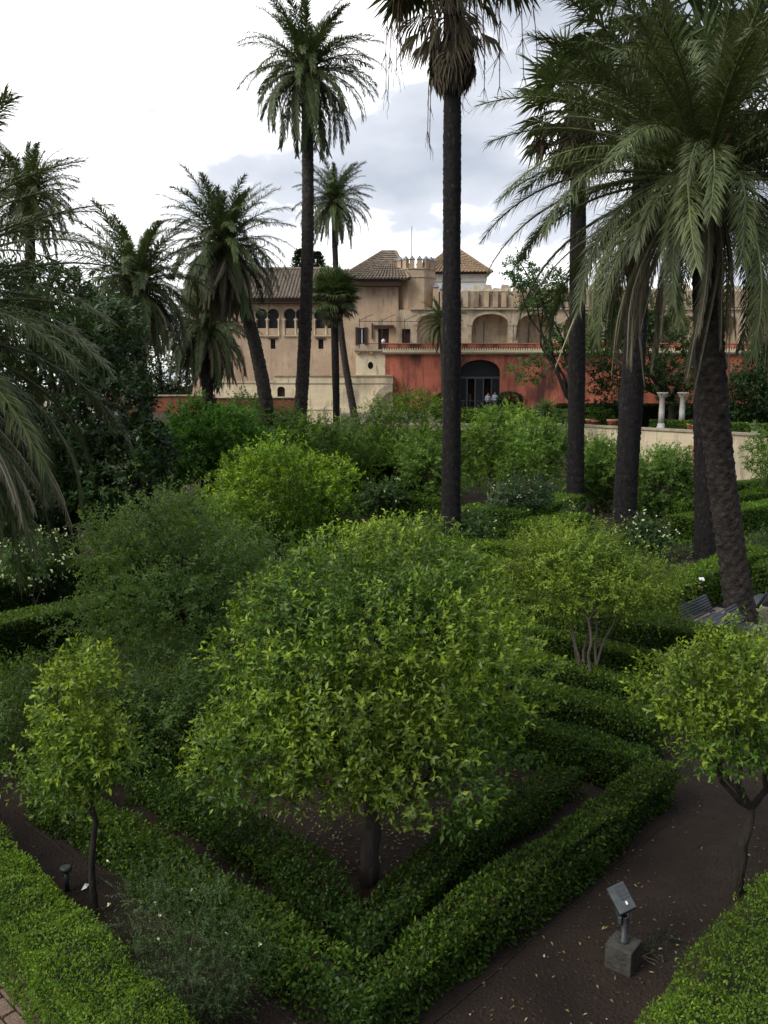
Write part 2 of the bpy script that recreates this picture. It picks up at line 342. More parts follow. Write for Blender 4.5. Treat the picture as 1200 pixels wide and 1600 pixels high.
def clumpify(E, rng, n, r0, r1, flat, seed):
    C, O = ell_points(E, n, rng, 0.85, 0.5, 0.18, 1.0, -9, seed)
    r = rng.uniform(r0, r1, n); C = C - O*(r*0.45)[:, None]
    return [(*C[i], r[i]*rng.uniform(.85, 1.25), r[i]*rng.uniform(.85, 1.25), r[i]*flat*rng.uniform(.8, 1.2)) for i in range(n)]
def broadleaf(name, label, cat, base, E, n, seed, k=9, slen=0.16, L=0.10, W=0.046, alpha=0.95, old=(0.035,0.085,0.012), new=(0.16,0.25,0.028),
              p_new=0.25, upb=0.55, rnd=0.5, shell=0.72, noise=0.16, nf=1.3, gap=-0.55, trunk_r=0.09, fork=0.9, limbs=7, stems=1, matn='leaf', barkn='bark',
              group=None, fold=True, flat=0.0, droop=0.25, own_leaves=0, tipcol=0.0, twigs=18, inner=0.45, lowcut=None, lean=(0, 0), flowers=None, stem_spread=0.12, clumps='auto', cl_flat=0.75, fill=0.2):
    rng = np.random.default_rng(seed)
    base = np.array(base, float); root = thing(name, label, cat, base, group)
    E = [tuple(e) for e in E]
    if clumps:
        EA = np.array(E); ext = ((EA[:, :3]+EA[:, 3:]).max(0) - (EA[:, :3]-EA[:, 3:]).min(0))/2; Rm = (ext[0]*ext[1]*ext[2])**(1/3)
        nc, r0, r1 = (50, .18*Rm, .34*Rm) if clumps == 'auto' else clumps
        CE = clumpify(E, rng, nc, r0, r1, cl_flat, seed)
        n1 = int(n*(1-fill)); P1, O1 = ell_points(CE, n1, rng, shell, inner, noise, nf*2, -9, seed, lowcut)
        P2, O2 = ell_points(E, n-n1, rng, 0.3, 0.3, noise, nf, gap, seed, lowcut); sh_ = EA[:, :3].mean(0); P2 = sh_ + (P2-sh_)*0.9
        P, O = np.concatenate([P1, P2]), np.concatenate([O1, O2])
    else: P, O = ell_points(E, n, rng, shell, inner, noise, nf, gap, seed, lowcut)
    A = unit(O*0.75 + np.array([0, 0, upb]) + rng.normal(0, rnd, (n, 3)))
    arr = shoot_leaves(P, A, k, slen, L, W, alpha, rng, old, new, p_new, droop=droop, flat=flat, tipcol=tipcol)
    if own_leaves:
        toc = unit(np.array([0, 0, CAM_H]) - arr[0]); dist = np.linalg.norm(np.array([0, 0, CAM_H]) - arr[0], axis=1)
        cen = np.average(np.array(E)[:, :3], axis=0, weights=np.array(E)[:, 3]); out = unit(arr[0]-cen)
        score = arr[3]*np.abs((unit(arr[2])*toc).sum(1))/dist * ((out*toc).sum(1) > 0.45)
        idx = np.argsort(-score)[:own_leaves]; keep = np.ones(len(score), bool); keep[idx] = False
        leaf_parts(root, arr, idx, matn); arr = tuple(a[keep] for a in arr)
    V, F, C = leaves(*arr, fold=fold)
    part('crown', V, F, M[matn], root, C, kind='stuff')
    # trunk, limbs and twigs
    mb = MB(); br = MB()
    cen = np.average(np.array(E)[:, :3], axis=0, weights=np.array(E)[:, 3])
    ends = []
    for s in range(stems):
        b0 = base + (np.array([rng.normal(0, stem_spread), rng.normal(0, stem_spread), 0]) if stems > 1 else 0)
        f = np.array([b0[0] + lean[0] + rng.normal(0, 0.05 + stem_spread*(stems > 1)*1.5), b0[1] + lean[1] + rng.normal(0, 0.05), base[2] + fork*rng.uniform(0.9, 1.1)])
        pth = curve_between(b0 - [0, 0, 0.05], f, rng, 0.05, 8)
        mb.tube(pth, trunk_r*np.linspace(1.2, 0.8, 8), 9); ends.append(f)
    for i in range(limbs):
        f = ends[i % len(ends)]; e = E[rng.choice(len(E))]
        q = np.array(e[:3]) + unit(rng.normal(size=3) + [0, 0, 0.3])*np.array(e[3:])*rng.uniform(0.35, 0.75)
        pth = curve_between(f, q, rng, 0.10, 8); br.tube(pth, trunk_r*np.linspace(0.62, 0.18, 8), 6)
        for j in range(max(1, twigs//limbs)):
            t0 = pth[rng.integers(3, 8)]; near = P[np.argsort(np.linalg.norm(P - t0, axis=1) + rng.uniform(0, 0.8, len(P)))[rng.integers(0, 25)]]
            br.tube(curve_between(t0, near, rng, 0.12, 5), trunk_r*np.linspace(0.2, 0.06, 5), 4)
    mb.part('trunk', M[barkn], root, True)
    if br.V: br.part('branches', M[barkn], root, True)
    if flowers:
        nf_, size, fc = flowers
        i = rng.choice(len(P), nf_); fp = P[i] + O[i]*slen*0.9 + rng.normal(0, 0.05, (nf_, 3))
        q = 5; fd = unit(rng.normal(size=(nf_*q, 3)) + np.repeat(O[i], q, 0)*1.2); fpos = np.repeat(fp, q, 0)
        V, F, C = leaves(fpos, fd, np.repeat(O[i], q, 0) + rng.normal(0, .2, (nf_*q, 3)), size, size*0.8, np.tile(np.array(fc), (nf_*q, 1)), fold=False)
        part('flowers', V, F, M['leaf'], root, C, kind='stuff')
    return root

def hedge(label, pts, w, h, seed, L=0.05, W=0.028, cover=2.2, old=(0.035,0.075,0.012), new=(0.10,0.17,0.02), p_new=0.12, z0=0.0, name='hedge', rough=0.035,
          group=None, closed=False, upright=0.35, fold=False, toplite=0.0):
    rng = np.random.default_rng(seed); pts = np.array(pts, float)[:, :2]; n = len(pts)
    root = thing(name, label, 'hedge', (*pts.mean(0), z0), group)
    d = unit(np.diff(pts, axis=0)); nl = np.stack([-d[:, 1], d[:, 0]], 1)
    off = np.zeros((n, 2))
    for i in range(n):
        if i == 0: off[i] = nl[0]
        elif i == n-1: off[i] = nl[-1]
        else:
            b = unit(nl[i-1] + nl[i]); off[i] = b / max(0.3, (b*nl[i]).sum())
    Lp, Rp = pts + off*w/2, pts - off*w/2
    ins = 0.06 + rough
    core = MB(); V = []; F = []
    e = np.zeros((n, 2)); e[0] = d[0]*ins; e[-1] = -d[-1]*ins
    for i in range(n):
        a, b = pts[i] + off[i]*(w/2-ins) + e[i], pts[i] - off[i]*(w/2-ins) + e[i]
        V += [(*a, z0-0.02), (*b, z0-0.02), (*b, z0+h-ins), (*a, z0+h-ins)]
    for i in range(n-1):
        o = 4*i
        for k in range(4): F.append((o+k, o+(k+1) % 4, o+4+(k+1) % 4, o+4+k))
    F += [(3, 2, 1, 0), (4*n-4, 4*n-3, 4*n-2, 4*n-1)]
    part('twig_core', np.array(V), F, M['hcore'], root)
    faces = []
    for i in range(n-1):
        l0, l1, r0, r1 = Lp[i], Lp[i+1], Rp[i], Rp[i+1]
        T = lambda p, z: np.array([p[0], p[1], z])
        faces.append((T(l0, z0+h), T(l1, z0+h), T(r1, z0+h), T(r0, z0+h), np.array([0, 0, 1.0])))
        faces.append((T(l0, z0), T(l1, z0), T(l1, z0+h), T(l0, z0+h), np.array([*nl[i], 0])))
        faces.append((T(r0, z0), T(r1, z0), T(r1, z0+h), T(r0, z0+h), np.array([*-nl[i], 0])))
    for i, s in ((0, -1), (n-1, 1)):
        dd = d[0]*-1 if i == 0 else d[-1]
        T = lambda p, z: np.array([p[0], p[1], z])
        faces.append((T(Lp[i], z0), T(Rp[i], z0), T(Rp[i], z0+h), T(Lp[i], z0+h), np.array([*dd, 0])))
    PP, NN = [], []
    for (a, b, c, q, nr) in faces:
        area = 0.5*np.linalg.norm(np.cross(c-a, q-b)); cen = (a+b+c+q)/4
        f = 1.0 if (nr*(np.array([0, 0, CAM_H]) - cen)).sum() > 0 else 0.4
        m = int(area*cover/(0.5*L*W)*f)
        if m < 1: continue
        u, v = rng.random((m, 1)), rng.random((m, 1))
        PP.append(a*(1-u)*(1-v) + b*u*(1-v) + c*u*v + q*(1-u)*v); NN.append(np.tile(nr, (m, 1)))
    P = np.concatenate(PP); N = np.concatenate(NN)
    lump = vnoise(P, 1.7, seed+7)*rough*0.8 + vnoise(P, 5.0, seed)*rough + vnoise(P, 14.0, seed+1)*rough*0.6
    kp = (vnoise(P, 3.0, seed+11) > -1.0) | (rng.random(len(P)) < 0.55)
    P, N, lump = P[kp], N[kp], lump[kp]
    lump = np.clip(lump, -0.75*rough, 0.9*rough)
    P = P + N*(lump + np.where(rng.random(len(P)) < .65, rng.uniform(-0.045, 0.02, len(P)), rng.uniform(-0.06-1.3*rough, 0, len(P))))[:, None]
    edge = np.clip((P[:, 2] - (z0+h-0.09))/0.09, 0, 1)         # rounded shoulders
    P[:, 2] = np.maximum(P[:, 2], z0+0.01)
    nr = unit(N*0.65 + np.array([0, 0, upright]) + rng.normal(0, 0.55, P.shape)); dr = np.cross(nr, rng.normal(size=P.shape)); dr[:, 2] += upright*0.8; dr += N*0.35
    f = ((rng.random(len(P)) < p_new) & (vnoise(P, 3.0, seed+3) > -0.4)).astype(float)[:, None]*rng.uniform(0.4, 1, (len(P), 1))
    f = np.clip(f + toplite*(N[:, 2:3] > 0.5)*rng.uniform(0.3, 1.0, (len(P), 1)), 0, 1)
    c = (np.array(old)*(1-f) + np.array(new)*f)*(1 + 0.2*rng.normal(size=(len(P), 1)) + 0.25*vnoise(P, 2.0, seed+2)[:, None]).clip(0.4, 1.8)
    br_ = rng.random(len(P)) < 0.02 + 0.05*(vnoise(P, 1.3, seed+8) > .7); c[br_] = np.array([.10, .07, .03])*rng.uniform(.6, 1.3, (br_.sum(), 1))
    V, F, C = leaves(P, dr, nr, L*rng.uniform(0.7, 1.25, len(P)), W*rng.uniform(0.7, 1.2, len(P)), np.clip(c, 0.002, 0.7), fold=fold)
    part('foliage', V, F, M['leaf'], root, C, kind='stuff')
    return root

# ------------------------------------------------------------------ palms
def frond_mesh(elev, L, pairs, ll, bend, seed, c1, c2, w=0.034, lift=0.45, dead=False, hang=0.25, beta=(1.05, 0.58)):
    rng = np.random.default_rng(seed)
    t = np.linspace(0, 1, 16); ang = elev - bend*t**1.5
    ang = np.maximum(ang, -1.5)
    seg = L/15; x = np.concatenate([[0], np.cumsum(np.cos(ang[:-1])*seg)]); z = np.concatenate([[0], np.cumsum(np.sin(ang[:-1])*seg)])
    y = 0.10*L*rng.normal()*t**2*0.5
    path = np.stack([x, y, z], 1)
    V, F4 = tube(path, np.linspace(0.045, 0.008, 16)*(L/4.5), 5)
    T = np.concatenate([F4[:, [0, 1, 2]], F4[:, [0, 2, 3]]]); rc = np.array(c2)*1.25
    Vs, Ts, Cs = [V], [T], [np.tile(rc, (len(V), 1))]
    ti = np.linspace(0.10, 0.985, pairs) + rng.uniform(-0.4, 0.4, pairs)/pairs
    for sgn in (-1, 1):
        p = np.stack([np.interp(ti, t, path[:, q]) for q in range(3)], 1)
        a = np.interp(ti, t, ang); tan = np.stack([np.cos(a), np.zeros(pairs), np.sin(a)], 1); up = np.stack([-np.sin(a), np.zeros(pairs), np.cos(a)], 1)
        be = (beta[0] + (beta[1]-beta[0])*ti)*rng.uniform(0.7, 1.25, pairs)
        ga = lift*rng.uniform(-0.7, 1.9, pairs)
        side = np.zeros((pairs, 3)); side[:, 1] = sgn
        d = tan*np.cos(be)[:, None] + (side*np.cos(ga)[:, None] + up*np.sin(ga)[:, None])*np.sin(be)[:, None]
        d[:, 2] -= hang*rng.uniform(0.3, 1.3, pairs); d = unit(d)
        l = ll*(0.55 + 0.50*np.sin(np.pi*np.clip(ti, 0, 1)**0.75))*rng.uniform(0.75, 1.15, pairs)
        s = unit(np.cross(d, up)); tip = d.copy(); tip[:, 2] -= hang*1.1 + 0.12; tip = unit(tip)
        mid = p + d*(l*0.5)[:, None]; end = mid + tip*(l*0.5)[:, None]
        W = w*rng.uniform(0.8, 1.15, pairs)[:, None]
        v = np.stack([p - s*W*0.3, p + s*W*0.3, mid + s*W*0.5, mid - s*W*0.5, end], 1).reshape(-1, 3)
        o = (np.arange(pairs)*5)[:, None]
        tr = np.concatenate([o+[0, 1, 2], o+[0, 2, 3], o+[3, 2, 4]])
        f = rng.random((pairs, 1)); c = (np.array(c1)*(1-f) + np.array(c2)*f)*(1+0.15*rng.normal(size=(pairs, 1))).clip(0.5, 1.5)
        Ts.append(tr + sum(len(q) for q in Vs)); Vs.append(v); Cs.append(np.repeat(c, 5, 0))
    return new_mesh('frond', np.concatenate(Vs), np.concatenate(Ts), M['frond'], np.concatenate(Cs))

GREEN = ((0.045, 0.066, 0.024), (0.08, 0.102, 0.042))
GREY = ((0.048, 0.066, 0.024), (0.090, 0.104, 0.046))
DRY = ((0.16, 0.135, 0.10), (0.27, 0.235, 0.19))
BROWN = ((0.075, 0.06, 0.043), (0.15, 0.122, 0.092))
def frond_set(L, pairs, ll, seed, green=GREEN, dry=DRY, w=0.034, bend=1.0):
    S = {}
    for i, e in enumerate((82, 68, 52, 36, 20, 4, -14, -34)):
        S[e] = [frond_mesh(math.radians(e), L*(0.82 if e > 75 else 1), pairs, ll, bend*(0.30 + 0.16*(i+1)+0.12*q), seed+i*3+q, *green, w=w, lift=0.6 if e > 0 else 0.35, hang=0.10+0.04*i) for q in range(2)]
    for i, e in enumerate((-30, -52, -70)):
        S[('d', e)] = [frond_mesh(math.radians(e), L*0.92, int(pairs*0.8), ll*0.85, 0.9, seed+50+i*3+q, *dry, w=w*0.75, lift=-0.2, hang=0.55, beta=(0.85, 0.35)) for q in range(2)]
    return S
def trunk_mesh(base, top, r0, r1, kind, seed, bow=0.0, flare=1.35):
    rng = np.random.default_rng(seed); base, top = np.array(base, float), np.array(top, float)
    H = np.linalg.norm(top-base); near = np.hypot(base[0], base[1]) < 26; nz_ = int(H/(0.055 if near else 0.085)) if kind == 'date' else int(H/0.07); ns = 26 if near else 20
    t = np.linspace(0, 1, nz_); off = np.cross(unit(top-base), [0, 1, 0])
    P = base[None]*(1-t)[:, None] + top[None]*t[:, None] + off[None]*(bow*np.sin(np.pi*t))[:, None]
    R = r0 + (r1-r0)*t + r0*(flare-1)*np.exp(-t*H/0.7)
    V, F = tube(P, R, ns); Vc = V.reshape(nz_, ns, 3); a = np.linspace(0, 2*np.pi, ns, endpoint=False)
    zz = (t*H)[:, None]
    if kind == 'date':
        pat = np.abs(np.sin(np.pi*(4*a/(2*np.pi)*2 + zz/0.30)) * np.sin(np.pi*(4*a/(2*np.pi)*2 - zz/0.30)))**0.6
        sc = 0.89 + 0.20*pat + 0.04*rng.normal(size=pat.shape)
    else:
        sc = 1 + 0.025*rng.normal(size=(nz_, ns)) + 0.03*np.sin(a*3 + zz*0.7) + 0.02*np.sin(a*11)
        sc = sc + 0.025*np.sin(zz*1.1 + seed) + 0.013*np.sin(zz*2*np.pi/0.33 + 2.6*np.sin(zz*1.3 + seed) + 1.7*np.sin(zz*0.57) + 0.5*np.sin(2*a + zz)) * (0.5 + 0.5*np.sin(zz*0.83 + seed)) + 0.02*np.sin(a*5 + 1.3*np.sin(zz*0.9))
    V = (P[:, None] + (Vc-P[:, None])*sc[..., None]).reshape(-1, 3)
    return V, np.concatenate([F])
def date_palm(label, base, top, S, n, seed, r=(0.34, 0.26), dead=14, bow=0.0, scale=1.0, group=None, emax=84, emin=-36, fruit=True, name='date_palm', trunk_kind='date', facing=None):
    rng = np.random.default_rng(seed); base, top = np.array(base, float), np.array(top, float)
    root = thing(name, label, 'palm tree', base, group)
    V, F = trunk_mesh(base - [0, 0, 0.1], top + [0, 0, 0.2], r[0], r[1], trunk_kind, seed, bow)
    part('trunk', V, F, M['dtrunk' if trunk_kind == 'date' else 'wtrunk'], root)
    # swollen crown of old leaf bases
    mb = MB(); mb.lathe(top + [0, 0, -0.9], [(r[1]*1.0, 0), (r[1]*1.35, 0.4), (r[1]*1.5, 0.9), (r[1]*1.1, 1.35), (r[1]*0.3, 1.6)], 14)
    for i in range(46):
        a = i*2.4; z = -0.8 + 0.03*i*1.1; rr = r[1]*1.3; c = top + [rr*math.cos(a), rr*math.sin(a), z]
        mb.beam(c, c + np.array([math.cos(a)*0.28, math.sin(a)*0.28, 0.34])*scale, 0.13*scale, 0.06*scale)
    mb.part('leaf_bases', M['stub'], root)
    keys = [k for k in S if not isinstance(k, tuple)]
    for i in range(n):
        u = (i+0.5)/n; el = emax + (emin-emax)*u**0.85 + rng.normal(0, 4)
        k = min(keys, key=lambda q: abs(q-el)); me = S[k][rng.integers(len(S[k]))]
        az = i*2.39996 + rng.normal(0, 0.22)
        o = link('frond', me, root); o.location = Vector(top - base + np.array([math.cos(az)*r[1]*0.7, math.sin(az)*r[1]*0.7, 0.28 - 0.75*u]))
        o.rotation_euler = (rng.normal(0, 0.12), -math.radians(el-k), az); sc = scale*rng.uniform(0.86, 1.1)*(0.8 if u < 0.08 else 1); o.scale = (sc, sc*rng.choice([-1, 1]), sc)
    for i in range(dead):
        k = [q for q in S if isinstance(q, tuple)][[0, 0, 1, 1, 2][rng.integers(5)]]; me = S[k][rng.integers(2)]; az = i*2.39996*1.3 + rng.normal(0, 0.3)
        o = link('dry_frond', me, root); o.location = Vector(top - base + np.array([math.cos(az)*r[1], math.sin(az)*r[1], -0.45-0.25*rng.random()]))
        o.rotation_euler = (rng.normal(0, 0.15), rng.normal(0, 0.1), az); sc = scale*rng.uniform(0.7, 1.05); o.scale = (sc, sc, sc)
    return root
M['stub'] = mat('leaf_base_stub', (0.055, 0.034, 0.02), (0.13, 0.08, 0.045), 6, 0.9, 0.6)

def fan_mesh(elev, pet, R, seed, c1, c2, spread=2.1, segs=26, droop=0.5, dead=False):
    rng = np.random.default_rng(seed)
    ca, sa = math.cos(elev), math.sin(elev); tan = np.array([ca, 0, sa]); up = np.array([-sa, 0, ca])
    end = tan*pet - np.array([0, 0, 0.12*pet]); V, F4 = tube(np.stack([np.zeros(3), tan*pet*0.5 + [0, 0, 0.03], end]), [0.03, 0.022, 0.014], 5)
    Vs, Ts, Cs = [V], [np.concatenate([F4[:, [0, 1, 2]], F4[:, [0, 2, 3]]])], [np.tile(np.array(c2)*1.1, (len(V), 1))]
    ph = np.linspace(-spread, spread, segs) + rng.normal(0, 0.03, segs)
    d = np.cos(ph)[:, None]*tan + np.sin(ph)[:, None]*np.array([0, 1.0, 0]) + up*0.12; d[:, 2] -= 0.15*droop; d = unit(d)
    l = R*(0.72 + 0.28*np.cos(ph*0.75))*rng.uniform(0.9, 1.08, segs)
    s = unit(np.cross(d, up)); p = np.tile(end, (segs, 1)); mid = p + d*(l*0.55)[:, None]
    tip = d.copy(); tip[:, 2] -= droop*rng.uniform(0.6, 1.5, segs); tip = unit(tip); e2 = mid + tip*(l*0.5)[:, None]
    W = (l*0.55*2*spread/segs*1.05)[:, None]*(0.6 if dead else 1)
    zig = up*0.02*np.where(np.arange(segs) % 2, 1, -1)[:, None]
    v = np.stack([p, mid + s*W*0.5 + zig, mid - s*W*0.5 - zig, e2], 1).reshape(-1, 3); o = (np.arange(segs)*4)[:, None]
    tr = np.concatenate([o+[0, 1, 2], o+[2, 1, 3]]); f = rng.random((segs, 1)); c = np.array(c1)*(1-f) + np.array(c2)*f
    Ts.append(tr + len(V)); Vs.append(v); Cs.append(np.repeat(c, 4, 0))
    return new_mesh('fan_leaf', np.concatenate(Vs), np.concatenate(Ts), M['frond'], np.concatenate(Cs))
FANS = {e: [fan_mesh(math.radians(e), 1.0, 0.95, 300+i*2+q, (0.042, 0.064, 0.024), (0.078, 0.10, 0.04), droop=0.25+0.12*i) for q in range(2)] for i, e in enumerate((75, 50, 25, 0, -25))}
FANS_DEAD = {e: [fan_mesh(math.radians(e), 0.9, 0.9, 340+i*2+q, *BROWN, spread=1.0, segs=18, droop=1.2, dead=True) for q in range(2)] for i, e in enumerate((-40, -65, -82))}
def fan_palm(label, base, top, seed, r=(0.40, 0.27), n=34, scale=1.5, dead=20, skirt=None, stalks=0, group=None, bow=0.0, flare=1.3, drop=0.0, emin=-28):
    rng = np.random.default_rng(seed); base, top = np.array(base, float), np.array(top, float)
    root = thing('fan_palm', label, 'palm tree', base, group)
    V, F = trunk_mesh(base - [0, 0, 0.1], top + [0, 0, 0.3], r[0], r[1], 'fan', seed, bow, flare)
    part('trunk', V, F, M['wtrunk'], root)
    def put(nm, me, az, z, sc, ry=0):
        o = link(nm, me, root); o.location = Vector(top - base + np.array([math.cos(az)*r[1]*0.8, math.sin(az)*r[1]*0.8, z]))
        o.rotation_euler = (rng.normal(0, 0.2), ry + rng.normal(0, 0.1), az); o.scale = (sc,)*3
    for i in range(n):
        u = (i+0.5)/n; el = 80 - (80-emin)*u; k = min(FANS, key=lambda q: abs(q-el)); put('fan_leaf', FANS[k][rng.integers(2)], i*2.4 + rng.normal(0, .2), 0.35-0.6*u, scale*rng.uniform(0.85, 1.1))
    for i in range(dead):
        k = list(FANS_DEAD)[rng.integers(3)]; put('dead_fan_leaf', FANS_DEAD[k][rng.integers(2)], i*2.4 + rng.normal(0, .3), -0.3-drop*rng.uniform(0, .55)-0.5*rng.random(), scale*rng.uniform(0.7, 1.0))
    if skirt:                          # the thatch of old leaves round the trunk: hanging blades
        sh, sr = skirt; m = 1500
        a = rng.uniform(0, 6.28, m); u = rng.random(m); prof = np.sin(np.pi*np.clip(0.12+0.80*u, 0, 1))**0.7
        rr = r[1] + (sr-r[1])*prof*rng.uniform(0.25, 1, m)**0.5*(0.85+0.2*np.sin(3*a+1))
        p = top + np.stack([np.cos(a)*rr, np.sin(a)*rr, -0.1 - drop - sh*(0.05 + 0.72*u)], 1)
        d = np.stack([np.cos(a)*0.22*(0.6-u), np.sin(a)*0.22*(0.6-u), -np.ones(m)], 1) + rng.normal(0, 0.12, (m, 3))
        nr = np.stack([np.cos(a), np.sin(a), np.zeros(m)], 1) + rng.normal(0, 0.4, (m, 3))
        f = rng.random((m, 1)); V, F, C = leaves(p, d, nr, sh*0.30*rng.uniform(0.6, 1.4, m), 0.10*rng.uniform(0.5, 1.5, m), np.array([0.050, 0.034, 0.022])*(1-f) + np.array([0.15, 0.105, 0.065])*f)
        part('dead_leaf_skirt', V, F, M['frond'], root, C, kind='stuff')
    for i in range(stalks):            # hanging flower stalks with wispy branchlets
        az = i*2.4 + rng.normal(0, .3); L = rng.uniform(1.6, 2.6)*scale/1.5*(1 + .12*drop); t = np.linspace(0, 1, 12); out = L*rng.uniform(0.45, 0.85)
        dirv = np.array([math.cos(az), math.sin(az), 0]); z = 0.5*L*np.sin(t*1.8) - rng.uniform(1.0, 2.2)*L*t**2.2
        pth = top - base + dirv*(out*np.sin(t*1.5))[:, None] + np.stack([0*t, 0*t, z], 1) + rng.normal(0, 0.05, (12, 3))*t[:, None]
        mb = MB(); mb.tube(pth, np.linspace(0.028, 0.014, 12), 4)
        for j in range(34):
            k = rng.integers(4, 12); q = pth[k]; tt = np.linspace(0, 1, 5)[:, None]; l = rng.uniform(0.3, 0.95)
            e = np.array([rng.normal(0, 0.28), rng.normal(0, 0.28), -1])*l
            mb.tube(q + e*tt + rng.normal(0, 0.035, (5, 3))*tt, np.linspace(0.014, 0.006, 5), 3)
        link('flower_stalk', new_mesh('flower_stalk', np.array(mb.V), mb.F, M['stub']), root)
    return root

# ------------------------------------------------------------------ the setting: ground, terraces, paths
def sheet(name, poly, z, matn, kind='structure', parent=None):
    me = new_mesh(name, np.array([(x, y, z) for x, y in poly]), [list(range(len(poly)))], M[matn]); return link(name, me, parent, kind)
sheet('ground', [(-1500, -300), (1500, -300), (1500, 2500), (-1500, 2500)], 0.0, 'soil')
RA, LA = math.radians(42.5), math.radians(-47.5)
RH, LH = np.array([math.sin(RA), math.cos(RA)]), np.array([math.sin(LA), math.cos(LA)])
C0 = gr(577, 1666)[:2]
def ab(a, b): return C0 + a*RH + b*LH
# the upper terraces behind the retaining wall
W0, W1, W2 = np.array([27.6, 47.0]), np.array([14.3, 66.4]), np.array([-48.0, 67.5])
mb = MB(); mb.prism([(60, 30), (60, 120), (-60, 120), (-60, 68.3), (14.6, 67.3), (28.3, 47.4), (40, 30)], -0.5, 3.15); mb.top('upper_terrace', M['soil2'], kind='structure')
mb = MB(); mb.prism([(60, 69.5), (60, 119), (-60, 119), (-60, 69.5)], 3.0, 4.15); mb.top('palace_terrace', M['gravel'], kind='structure')

def wall_run(mbo, p, q, th, z0, z1):
    p, q = np.array(p), np.array(q); d = unit(q-p); nrm = np.array([-d[1], d[0]])*th/2
    mbo.prism([tuple(p-nrm), tuple(q-nrm), tuple(q+nrm), tuple(p+nrm)], z0, z1)
r = thing('retaining_wall', 'cream rendered retaining wall under the two marble columns', 'wall', (*W0, 0))
mb = MB(); wall_run(mb, W0, W1, 0.6, -0.1, 3.32); wall_run(mb, W1 + [-0.3, 0.25], W2, 0.6, -0.1, 3.30); mb.part('wall', M['cream'], r)
mb = MB(); wall_run(mb, W0, W1, 0.82, 3.322, 3.46); wall_run(mb, W1 + [-0.41, 0.25], W2, 0.82, 3.302, 3.45); mb.part('coping', M['oldstone'], r)

# paths
def gpoly(pts): return [tuple(gr(x, y)[:2]) for x, y in pts]
P_path = sheet('stone_path', [tuple(ab(a, b)) for a, b in ((14.6, 4.4), (14.2, -8), (20.2, -8), (20.4, 3.7), (17.2, 4.6))], 0.004, 'flag')
rng = np.random.default_rng(5)
fl = [new_mesh('flagstone', np.array([(-0.5, -0.5+q*.08, 0), (0.42, -0.5, 0), (0.5, 0.42-q*.06, 0), (-0.44, 0.5, 0), (-0.47, -0.46+q*.08, 0.035), (0.40, -0.46, 0.035), (0.46, 0.40-q*.06, 0.035), (-0.42, 0.46, 0.035)]),
      [(4, 5, 6, 7), (0, 1, 5, 4), (1, 2, 6, 5), (2, 3, 7, 6), (3, 0, 4, 7)], M['flag']) for q in range(3)]
for i in range(13):
    for j in range(14):
        a = 14.9 + i*0.42; b = 4.0 - j*0.62 - (i % 2)*0.28
        c = ab(a, b)
        o = link('flagstone', fl[rng.integers(3)], P_path); o.location = (c[0], c[1], 0.006 - 0.004*rng.random()); o.rotation_euler = (0, 0, -RA + rng.normal(0, 0.04)); o.scale = (0.58*rng.uniform(.9, 1.02), 0.39*rng.uniform(.9, 1.02), rng.uniform(0.6, 1.1))
sheet('gravel_path', gpoly([(640, 838), (905, 830), (905, 846), (640, 862)]), 0.004, 'gravel')
#sheet('garden_path', [tuple(ab(a, b)) for a, b in ((7.6, -6), (7.6, 12.0), (7.1, 12.0), (7.1, -6))], 0.004, 'soil2')
# brick path beside the clipped hedge by the viewer's wall
bp_ = sheet('brick_path', gpoly([(-420, 1440), (-60, 1440), (120, 1700), (-420, 1900)]), 0.004, 'soil2')
pv = new_mesh('paver', np.array([(-.5, -.5, 0), (.5, -.5, 0), (.5, .5, 0), (-.5, .5, 0), (-.46, -.44, .05), (.46, -.44, .05), (.46, .44, .05), (-.46, .44, .05)]), [(4, 5, 6, 7), (0, 1, 5, 4), (1, 2, 6, 5), (2, 3, 7, 6), (3, 0, 4, 7)], M['paver'])
c0 = gr(5, 1580)[:2]
for i in range(-4, 7):
    for j in range(-7, 3):
        c = c0 - RH*(j*-0.155) * 1.0 + LH*(i*0.30 + (j % 2)*0.15)
        o = link('paver', pv, bp_); o.location = (c[0], c[1], 0.002 + 0.008*rng.random()); o.rotation_euler = (rng.normal(0, .02), rng.normal(0, .02), -LA + math.pi/2 + rng.normal(0, 0.03)); o.scale = (0.28, 0.135, 1)

# ------------------------------------------------------------------ buildings
def facade(name, outline, holes, y, depth, matn, parent):
    bm = bmesh.new(); loops = []
    for lp in [outline] + holes:
        vs_ = [bm.verts.new((p[0], y, p[1])) for p in lp]; loops.append(vs_)
        for i in range(len(vs_)): bm.edges.new((vs_[i], vs_[(i+1) % len(vs_)]))
    bmesh.ops.triangle_fill(bm, use_beauty=True, use_dissolve=False, edges=bm.edges[:], normal=(0, -1, 0))
    for lp in loops:
        b = [bm.verts.new((v.co.x, y+depth, v.co.z)) for v in lp]; n = len(lp)
        for i in range(n): bm.faces.new((lp[i], lp[(i+1) % n], b[(i+1) % n], b[i]))
    off = root_of(parent)
    for v in bm.verts: v.co -= Vector(off)
    bmesh.ops.recalc_face_normals(bm, faces=bm.faces[:])
    me = bpy.data.meshes.new(name); bm.to_mesh(me); bm.free(); me.materials.append(M[matn]); return link(name, me, parent)
def rect(x0, x1, z0, z1): return [(x0, z0), (x1, z0), (x1, z1), (x0, z1)]
def seg_arch(x0, x1, z0, zs, zt, n=14):
    c = (x0+x1)/2; w = (x1-x0)/2
    return [(x0, z0), (x1, z0)] + [(c + w*math.cos(math.pi*i/n), zs + (zt-zs)*math.sin(math.pi*i/n)**0.85) for i in range(n+1)]
